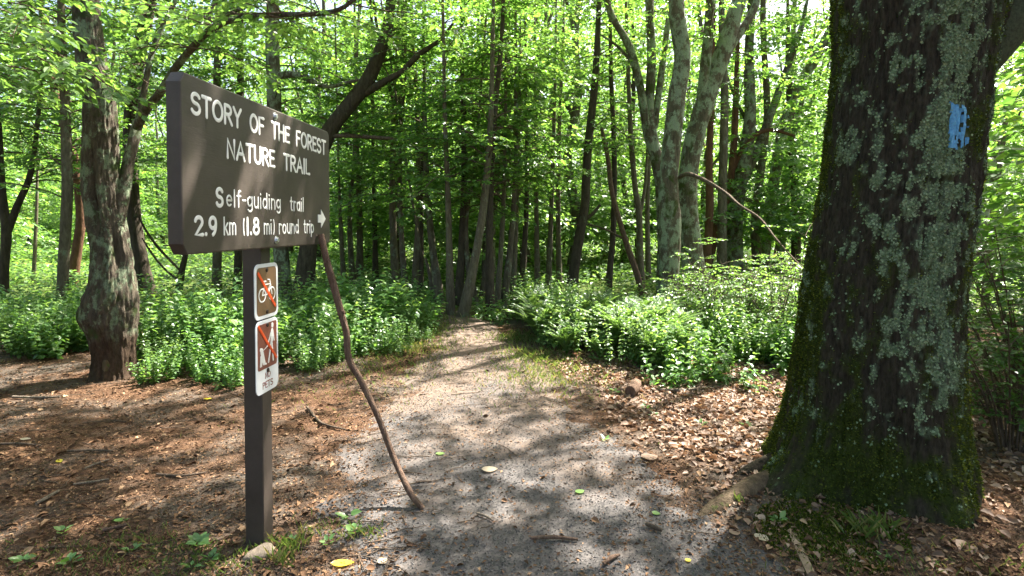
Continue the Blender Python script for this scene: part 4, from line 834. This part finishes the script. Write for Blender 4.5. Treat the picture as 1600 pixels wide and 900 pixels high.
# ------------------------------------------------------------------ undergrowth
def leafy(seed, h=.85, stems=26, rad=.32, leaf=.095, lm='leaf_under', name='leafy_plant'):
    r = np.random.default_rng(seed); ml, mw = MB(), MB()
    for s in range(stems):
        a = r.uniform(0, 6.28); q = rad * r.random() ** .5; b = np.array([cos(a) * q, sin(a) * q, -.03]); hh = h * r.uniform(.55, 1.1) * (1 - .35 * q / rad); ln = r.uniform(.1, .45)
        tip = b + np.array([cos(a + r.normal(0, .5)) * ln * hh, sin(a + r.normal(0, .5)) * ln * hh, hh]); t = np.linspace(0, 1, 5)[:, None]; P = b * (1 - t) + tip * t + np.array([0, 0, -.05]) * (t * t)
        tube(mw, P, np.linspace(.004, .0015, 5), 4, cap=False)
        k = int(hh / .055); tt = np.repeat(np.linspace(.22, 1, k), 2); n = len(tt); pp = b * (1 - tt[:, None]) + tip * tt[:, None]; az = r.uniform(0, 6.28) + np.arange(n) * pi + (np.arange(n) // 2) * 1.57 + r.normal(0, .3, n)
        leaves(ml, pp, np.stack([np.cos(az), np.sin(az), r.normal(-.25, .3, n)], 1), np.array([0, 0, 1.]) + r.normal(0, .25, (n, 3)), leaf * r.uniform(.6, 1.15, n) * (1.15 - .35 * tt), w=.36, curl=.07)
    root = empty(name, (0, -30, -30), cat='plant'); tag(mw.build('stems', 'leaf_dark', root), kind='stuff'); ml.build('foliage', lm, root, smooth=False); return root
def fern(seed, L=.68):
    r = np.random.default_rng(seed); ml, mw = MB(), MB(); nf = 24
    for f in range(nf):
        az = f * 2.4 + r.normal(0, .2); l = L * r.uniform(.6, 1.15); lean = r.uniform(.05, .6); d = np.array([cos(az), sin(az), 0]); sd = np.array([-sin(az), cos(az), 0]); t = np.linspace(0, 1, 26)
        P = d * (l * (lean * .6 * t + .30 * t * t))[:, None] + np.array([0, 0, 1]) * (l * (1.1 * t - .34 * t * t * (1 + lean)))[:, None]; tube(mw, P[::5], np.linspace(.004, .001, len(P[::5])), 3, cap=False)
        Tn = unit(np.gradient(P, axis=0)); up = np.cross(sd, Tn) * -1
        for k in range(5, 26):
            pl = .115 * l * (sin(pi * min(1, (k - 3) / 23) ** .75) + .10)
            for s in (-1, 1):
                pd = unit(sd * s + Tn[k] * .45 + np.array([0, 0, -.15])); n = max(3, int(pl / .013)); q = np.linspace(.08, 1, n); B_ = P[k] + pd * (pl * q)[:, None]; pl2 = .034 * (1.1 - q) + .008
                for s2 in (-1, 1): leaves(ml, B_, pd * .6 + Tn[k] * s2 + r.normal(0, .1, (n, 3)), up[k] + r.normal(0, .15, (n, 3)), pl2, w=.22, simple=True)
    root = empty('fern', (0, -30, -30), cat='fern'); mw.build('stalks', 'leaf_dark', root); ml.build('fronds', 'leaf_fern', root, smooth=False); return root
def shrub(seed, h=1.5, n=16, leaf=.05, lm='leaf_light', spread=.5, L=(.3, .7), per=5, name='shrub'):
    r = np.random.default_rng(seed); ml, mw = MB(), MB()
    for s in range(n):
        a = r.uniform(0, 6.28); ln = spread * r.random() ** .5; hh = h * r.uniform(.55, 1.05); P = np.array([[cos(a) * .06, sin(a) * .06, -.04], [cos(a) * ln * .4, sin(a) * ln * .4, hh * .5], [cos(a) * ln, sin(a) * ln, hh]]); Q, S = smooth_path(P, [.010, .007, .003], .1); tube(mw, Q, S, 5, cap=False)
        for k in range(per): j = int(len(Q) * r.uniform(.3, .98)); spray(ml, mw, r, Q[j], r.uniform(0, 6.28), r.uniform(0, .6), r.uniform(*L), leaf, .004, False, .25, .9, True)
    root = empty(name, (0, -30, -30), cat='shrub'); tag(mw.build('stems', 'twig_bark', root), kind='stuff'); ml.build('foliage', lm, root, smooth=False); return root
r = np.random.default_rng(2024)
class Kind:
    def __init__(s, protos): s.p = protos; s.used = [False] * len(protos); s.k = 0
    def put(s, x, y, sc, label, group=None, wide=1.0):
        i = s.k % len(s.p); s.k += 1; loc = (x, y, gz1(x, y)); sc3 = (sc * wide, sc * wide, sc)
        if not s.used[i]:
            o = s.p[i]; s.used[i] = True; o.location = loc; o.rotation_euler = (0, 0, r.uniform(0, 6.28)); o.scale = sc3; tag(o, label, None, group)
        else:
            o = copy_tree(s.p[i], loc, r.uniform(0, 6.28), sc3, label, group)
            if group is None and 'group' in o: del o['group']
        return o
LP = Kind([leafy(700, .85), leafy(701, .72, 30, .34, .07), leafy(702, .7, 18, .36, .125), leafy(703, 1.0, 26, .28, .065, 'leaf_fern'), leafy(704, .6, 22, .36, .09), leafy(705, .9, 22, .3, .10, 'leaf_light')])
FE = Kind([fern(720 + k) for k in range(4)])
SH = Kind([shrub(740 + k, 1.15, 14, .045) for k in range(3)])
gl = 'broad leaved plants massed behind the sign and stick'
for k in range(64):      # the bank behind the sign, from the gnarled tree to the trail
    u = r.random(); px = 232 + 430 * u; y0 = 5.75 + 1.3 * max(0, u - .55) * 2.2; y = y0 + 2.6 * r.random() ** 1.2; x = (px - 800) / FPX * y
    LP.put(x, y, r.uniform(.5, 1.15) * (.7 + .35 * min(1, (y - y0) / .9)), ('low' if y < y0 + .7 else 'knee high') + ' plant at the ' + ('front' if y < y0 + .7 else 'back' if y > y0 + 1.6 else 'middle') + ' of the leafy bank, ' + ('between gnarled tree and post' if px < 385 else 'between the post and the stick' if px < 540 else 'right of the stick'), gl)
gl2 = 'broad leaved plants left of the gnarled tree'
for k in range(36):
    y = 6.4 + 2.8 * r.random(); px = r.uniform(-40, 150); x = (px - 800) / FPX * y; LP.put(x, y, r.uniform(.6, .95), 'green plant at the ' + ('front' if y < 7.3 else 'back') + ' of the bank, ' + ('left of the slim grey trunk' if px < 95 else 'between slim trunk and gnarled tree'), gl2)
gf = 'ferns in the sunny bank right of the trail'
for k in range(96):
    px = r.uniform(822, 1050); fr = np.interp(px, [820, 900, 1040], [7.6, 6.2, 5.9]); y = fr + 2.4 * r.random(); x = (px - 800) / FPX * y
    FE.put(x, y, r.uniform(.55, 1.05), 'feathery fern at the ' + ('front' if y < fr + .8 else 'back' if y > fr + 1.6 else 'middle') + ' of the fern bank, ' + ('at its trail end' if px < 895 else 'in its middle' if px < 975 else 'next to the stout lichen tree'), gf)
FP = Kind([leafy(710, .95, 30, .30, .065, 'leaf_fern', 'feathery_plant'), leafy(711, .8, 28, .34, .058, 'leaf_fern', 'feathery_plant')])
for k in range(20):
    px = r.uniform(822, 1040); fr = np.interp(px, [820, 900, 1040], [7.5, 6.15, 5.8]); y = fr + 2.2 * r.random(); FP.put((px - 800) / FPX * y, y, r.uniform(.6, 1.1), 'feathery upright pale plant at the ' + ('front' if y < fr + .7 else 'back' if y > fr + 1.5 else 'middle') + ' of the fern bank, ' + ('at its trail end' if px < 895 else 'in its middle' if px < 970 else 'by the lichen tree'), 'feathery plants among the ferns')
gm = 'mixed leafy plants between the ferns and the oak'
for k in range(44):
    px = r.uniform(1000, 1290); y = 5.5 + 2.6 * r.random(); x = (px - 800) / FPX * y; LP.put(x, y, r.uniform(.5, .85), 'green plant at the ' + ('front' if y < 6.3 else 'back' if y > 7.3 else 'middle') + ' of the mixed bank, ' + ('next to the ferns' if px < 1095 else 'midway to the oak' if px < 1195 else 'next to the oak'), gm)
for px, y, sc, lab in [(1120, 7.6, 1.0, 'wispy twiggy shrub under the leaning lichen trunk'), (1165, 7.2, 1.05, 'wispy twiggy shrub midway between lichen trunks and oak'), (1215, 6.6, .95, 'wispy twiggy shrub close to the left of the oak'), (1245, 7.4, 1.15, 'tall wispy shrub behind the one nearest the oak'), (1085, 8.2, .8, 'low wispy shrub at the foot of the stout lichen tree')]:
    SH.put((px - 800) / FPX * y, y, sc, lab)
for px, y, sc, lab in [(590, 7.4, 1.15, 'tallest bush beside the trail, silvery in the sun'), (640, 7.9, 1.0, 'dense green bush at the left edge of the trail bend'), (560, 6.9, 1.05, 'sunlit leafy bush behind the leaning stick')]:
    LP.put((px - 800) / FPX * y, y, sc, lab, wide=1.2)
WH = Kind([leafy(760, .42, 16, .2, .075, name='leafy_weed'), leafy(761, .3, 10, .16, .06, name='leafy_weed')])
for px, py, sc, lab in [(1040, 600, .95, 'dark leaved low plant at the edge of the dry leaves'), (1075, 606, .8, 'low leafy plant beside the broken branch'), (1140, 600, 1.0, 'bright low plant in front of the bank near the oak'), (1190, 612, .9, 'low plant near the oak among dry leaves'), (760, 500, 1.0, 'small pale plant at the far right edge of the trail'), (780, 507, .9, 'second small plant at the far right edge of the trail'), (1110, 590, 1.1, 'light green plant in front of the fern bank')]:
    g = gnd(px, py); WH.put(g[0], g[1], sc, lab)
RS = Kind([shrub(770, 1.55, 15, .06, 'leaf_dark', .75, (.3, .7), 6, 'leafy_shrub'), shrub(771, 1.1, 13, .045, 'leaf_dark', .6, (.3, .6), 6, 'leafy_shrub')])
for x, y, sc, lab in [(3.75, 4.1, .95, 'dark leafy shrub at the right edge beside the oak'), (3.35, 3.75, .85, 'lower dark shrub spreading at the foot of the oak'), (4.6, 5.0, 1.0, 'taller leafy shrub behind the dark one right of the oak'), (4.2, 5.6, .9, 'leafy shrub in the gap right of the oak')]:
    RS.put(x, y, sc, lab)
# small weeds in the foreground
def weed(px, py, n, l, label, m='leaf_under', seed=0):
    r = np.random.default_rng(seed); g = gnd(px, py); z = float(surf(np.array([g[0]]), np.array([g[1]]))[0]); mb = MB(); az = np.arange(n) * 2.4 + r.normal(0, .3, n)
    leaves(mb, np.stack([np.cos(az) * .01, np.sin(az) * .01, r.uniform(0, l * .5, n)], 1), np.stack([np.cos(az), np.sin(az), r.uniform(.2, .8, n)], 1), np.array([0, 0, 1.]) + r.normal(0, .2, (n, 3)), l * r.uniform(.6, 1.1, n), w=.3)
    o = mb.build('weed', m); o.location = (g[0], g[1], z); tag(o, label, 'weed')
for k, a in enumerate([(98, 835, 6, .06, 'small pale green weed standing among the twigs at lower left'), (35, 878, 8, .06, 'weed in the bottom left corner'), (110, 880, 7, .07, 'leafy weed left of the grass patch'), (205, 862, 6, .05, 'weed in the middle of the lower left grass'), (310, 858, 9, .09, 'long leaved weed left of the post'), (330, 880, 9, .06, 'low weed nearest the post on its left'), (300, 892, 7, .06, 'weed at the bottom edge left of the post'),
       (545, 815, 5, .09, 'broad leaved weed right of the post'), (555, 835, 6, .07, 'weed just below the broad leaved one right of the post'), (455, 850, 7, .05, 'weed close to the right side of the post'), (512, 852, 6, .05, 'small weed between post and yellow leaf'), (1218, 822, 10, .06, 'small grey green plant at the edge of the gravel by the oak'), (1330, 760, 8, .05, 'small plant growing at the mossy oak foot'), (1395, 800, 9, .05, 'leafy plant at the front of the oak foot'), (1380, 880, 7, .04, 'weed in the shade below the oak'), (1010, 640, 6, .07, 'weed among the dry leaves nearest the broken branch'), (1095, 665, 6, .06, 'bright weed in the middle of the dry leaves'), (1020, 650, 7, .05, 'twin weed among the dry leaves'), (945, 690, 5, .05, 'weed at the trail side of the dry leaves'), (1165, 670, 6, .06, 'weed in the dry leaves close to the oak'), (960, 615, 6, .08, 'weed left of the broken branch')]):
    weed(a[0], a[1], a[2], a[3] * .78, a[4], seed=k)
# picked out fallen leaves and sticks
def fallen(px, py, l, m, label, a=.4, w=.3, seed=0):
    g = gnd(px, py); z = float(surf(np.array([g[0]]), np.array([g[1]]))[0]); mb = MB(); q = np.linspace(0, 1, 9); hwid = w * np.sin(pi * q ** .85) ** .8
    V = np.concatenate([np.stack([(q - .5) * l, s * hwid * l, .012 * l * 10 * (np.abs(s) * .25 + .4 * (q - .5) ** 2)], 1) for s in (-1., 0., 1.)]); i = np.arange(8)
    mb.add(V, np.concatenate([np.stack([i, i + 1, i + 10, i + 9], 1), np.stack([i + 9, i + 10, i + 19, i + 18], 1)])); o = mb.build('fallen_leaf', m); o.location = (g[0], g[1], z + .008); o.rotation_euler = (.05, .05, a); tag(o, label, 'leaf')
for a in [(535, 884, .10, 'yellow_leaf', 'bright yellow leaf lying on the gravel right of the post', .15, .24), (93, 722, .06, 'yellow_leaf', 'small yellow leaf on the brown earth at left', -.6, .3), (325, 624, .07, 'yellow_leaf', 'yellow leaf left of the sign post, near the leafy bank', .2, .3), (40, 688, .07, 'pale_leaf', 'whitish curled leaf at far left', .1, .28), (765, 739, .10, 'pale_leaf', 'pale dry leaf lying alone on the gravel', .2, .36), (598, 882, .05, 'pale_leaf', 'small pale round leaf right of the yellow one', .9, .45), (1190, 845, .07, 'pale_leaf', 'cream coloured leaf at the gravel edge near the oak', .6, .48), (1015, 718, .12, 'dry_leaf', 'large tan leaf lying apart at the trail side', .3, .4), (688, 716, .06, 'green_leaf', 'green leaf on the gravel beyond the stick', .2, .3), (906, 775, .06, 'green_leaf', 'pale green leaf on the shaded gravel', .5, .36), (1025, 807, .045, 'green_leaf', 'small green leaf right of the bright gravel patch', -.5, .4), (190, 814, .08, 'green_leaf', 'long yellowish green leaf lying in front of the grass', .25, .2), (1148, 836, .06, 'dry_leaf', 'brown leaf on the gravel near the cream one', .2, .42), (1075, 883, .03, 'yellow_leaf', 'tiny yellow leaf at the bottom of the gravel', .2, .4)]:
    fallen(*a[:5], a=a[5], w=a[6])
def stick(pts, rs, label, m='twig_bark', name='fallen_twig', lift=.006, cat='twig'):
    P = np.array([gnd(a, b) for a, b in pts]); P[:, 2] = surf(P[:, 0], P[:, 1]) + np.array(rs) + lift; Q, S = smooth_path(P, rs, .02); mb = MB(); tube(mb, Q, S, 8, .2, 22, 3); o = mb.build(name, m, origin=P[0]); o.location = P[0]; tag(o, label, cat)
stick([(0, 696), (35, 697), (65, 699)], [.008, .008, .005], 'dark twig at the left edge below the whitish leaf'); stick([(105, 708), (140, 705), (178, 707)], [.008, .009, .006], 'dark straight twig in the middle of the brown earth at left')
stick([(57, 790), (72, 782), (92, 771)], [.010, .011, .008], 'thick pale twig in the tangle at lower left', 'dead_wood'); stick([(132, 734), (150, 727), (170, 720)], [.006, .006, .005], 'slim pale twig pointing up right at left', 'dead_wood'); stick([(115, 760), (140, 756), (170, 752)], [.007, .007, .005], 'grey twig left of the sun fleck', 'dead_wood'); stick([(245, 744), (285, 746), (322, 741)], [.008, .008, .006], 'dark bent twig left of the post')
stick([(160, 832), (180, 828), (202, 822)], [.008, .008, .006], 'reddish twig above the lower left grass', 'stick_bark'); stick([(480, 640), (497, 660), (513, 668), (540, 674)], [.009, .010, .008, .005], 'bent brown twig between post and stick'); stick([(745, 812), (760, 817), (770, 823)], [.006, .006, .004], 'short pale twig on the gravel beyond the stick foot', 'dead_wood'); stick([(830, 852), (865, 851), (903, 852)], [.008, .010, .006], 'broken brown twig on the shaded gravel', 'stick_bark'); stick([(943, 892), (956, 882), (968, 876)], [.007, .010, .006], 'brown piece of bark on the gravel near the bottom', 'stick_bark', 'bark_chunk', cat='bark'); stick([(1010, 829), (1022, 834), (1034, 838)], [.010, .011, .008], 'stubby brown twig on the gravel before the oak roots')
stick([(20, 622), (60, 624), (95, 623)], [.012, .012, .008], 'long pale fallen branch before the plants at far left', 'dead_wood', 'fallen_branch', cat='branch'); stick([(1030, 612), (1070, 613), (1110, 606)], [.012, .012, .008], 'grey fallen branch lying along the edge of the bank', 'dead_wood', 'fallen_branch', cat='branch')
P = np.array([gnd(988, 618), gnd(1000, 606)]); g = P[0]; z = gz1(g[0], g[1]); mb = MB(); Q, S = smooth_path(np.array([[g[0] - .03, g[1] - .06, z + .05], [g[0] + .03, g[1] + .05, z + .055], [g[0] + .08, g[1] + .2, z + .05]]), [.05, .052, .045], .02); tube(mb, Q, S, 14, .2, 14, 9); o = mb.build('stump', 'stick_bark', origin=g); o.location = g; tag(o, 'short broken log end at the bank edge among dry leaves', 'log')
# half buried timber edging by the oak
mb = MB(); a, b = gnd(1237, 838), gnd(1268, 905); d = unit(b - a); s_ = np.array([-d[1], d[0], 0]) * .018; z0 = gz1(a[0], a[1]) + .006
V = [p + q * s_ * k + np.array([0, 0, zz_]) for p, q in ((a, 1), (b, 1)) for k, zz_ in ((-1, -.05), (1, -.05), (1, z0), (-1, z0))]; mb.add(np.array(V), np.array([[0, 1, 5, 4], [1, 2, 6, 5], [2, 3, 7, 6], [3, 0, 4, 7], [0, 3, 2, 1], [4, 5, 6, 7]])); o = mb.build('edging_board', 'timber', smooth=False); tag(o, 'half buried wooden edging between gravel and mossy oak foot', 'edging')
# unseen trees of the same wood, added outside the frame to block skylight
r = np.random.default_rng(31)
for x, y in [(-7.5, 3.0), (-6.5, -2.0), (-9.5, 6.5), (7.5, 1.5), (6.8, 6.0), (9.0, 4.5), (-2.5, -6.5), (5.0, -4.5)]: put(x, y, sc=1.0)
# unseen tree added behind the oak: its crown breaks the sun over the trail
Y_ = 7.6; px_ = 800 + FPX * 4.75 / Y_; by_ = 352 + H_EYE * FPX / Y_
make_tree('added_shade_tree', 'tall unseen tree added behind the oak trunk, its crown shading the trail', [(px_, by_, 28), (px_ + 4, 350, 25), (px_ + 2, 100, 22), (px_ - 8, -60, 18)], by_, 888, 10, 5, 6, bm='bark_grey', canopy=(120, 9.2, 2.5, 1.2, (0, -.7)))

for k in range(18):
    px = r.uniform(225, 640); y = np.interp(px, [225, 430, 640], [5.45, 5.5, 6.9]) + r.uniform(-.35, .25); LP.put((px - 800) / FPX * y, y, r.uniform(.25, .5), 'small plant straggling from the leafy bank onto bare earth, ' + ('left of the post' if px < 385 else 'between the post and the stick' if px < 540 else 'right of the stick'), 'stray plants before the leafy bank')
mb = MB(); r = np.random.default_rng(55); n = 9000; c = gnd(1300, 862); a = r.uniform(0, 6.28, n); q = r.random(n) ** .6; x = c[0] + .05 + np.cos(a) * q * .34; y = c[1] + .12 + np.sin(a) * q * .30; k = n2(x, y, 7, 88) > .38; x, y = x[k], y[k]; n = len(x)
leaves(mb, np.stack([x, y, surf(x, y) - .002], 1), np.array([0, 0, 1.]) + r.normal(0, .6, (n, 3)), r.normal(0, 1, (n, 3)), r.uniform(.01, .022, n), w=.3, simple=True)
tag(mb.build('moss', 'moss_tuft', smooth=False), 'dark green moss on the ground before the oak', 'moss', kind='stuff')
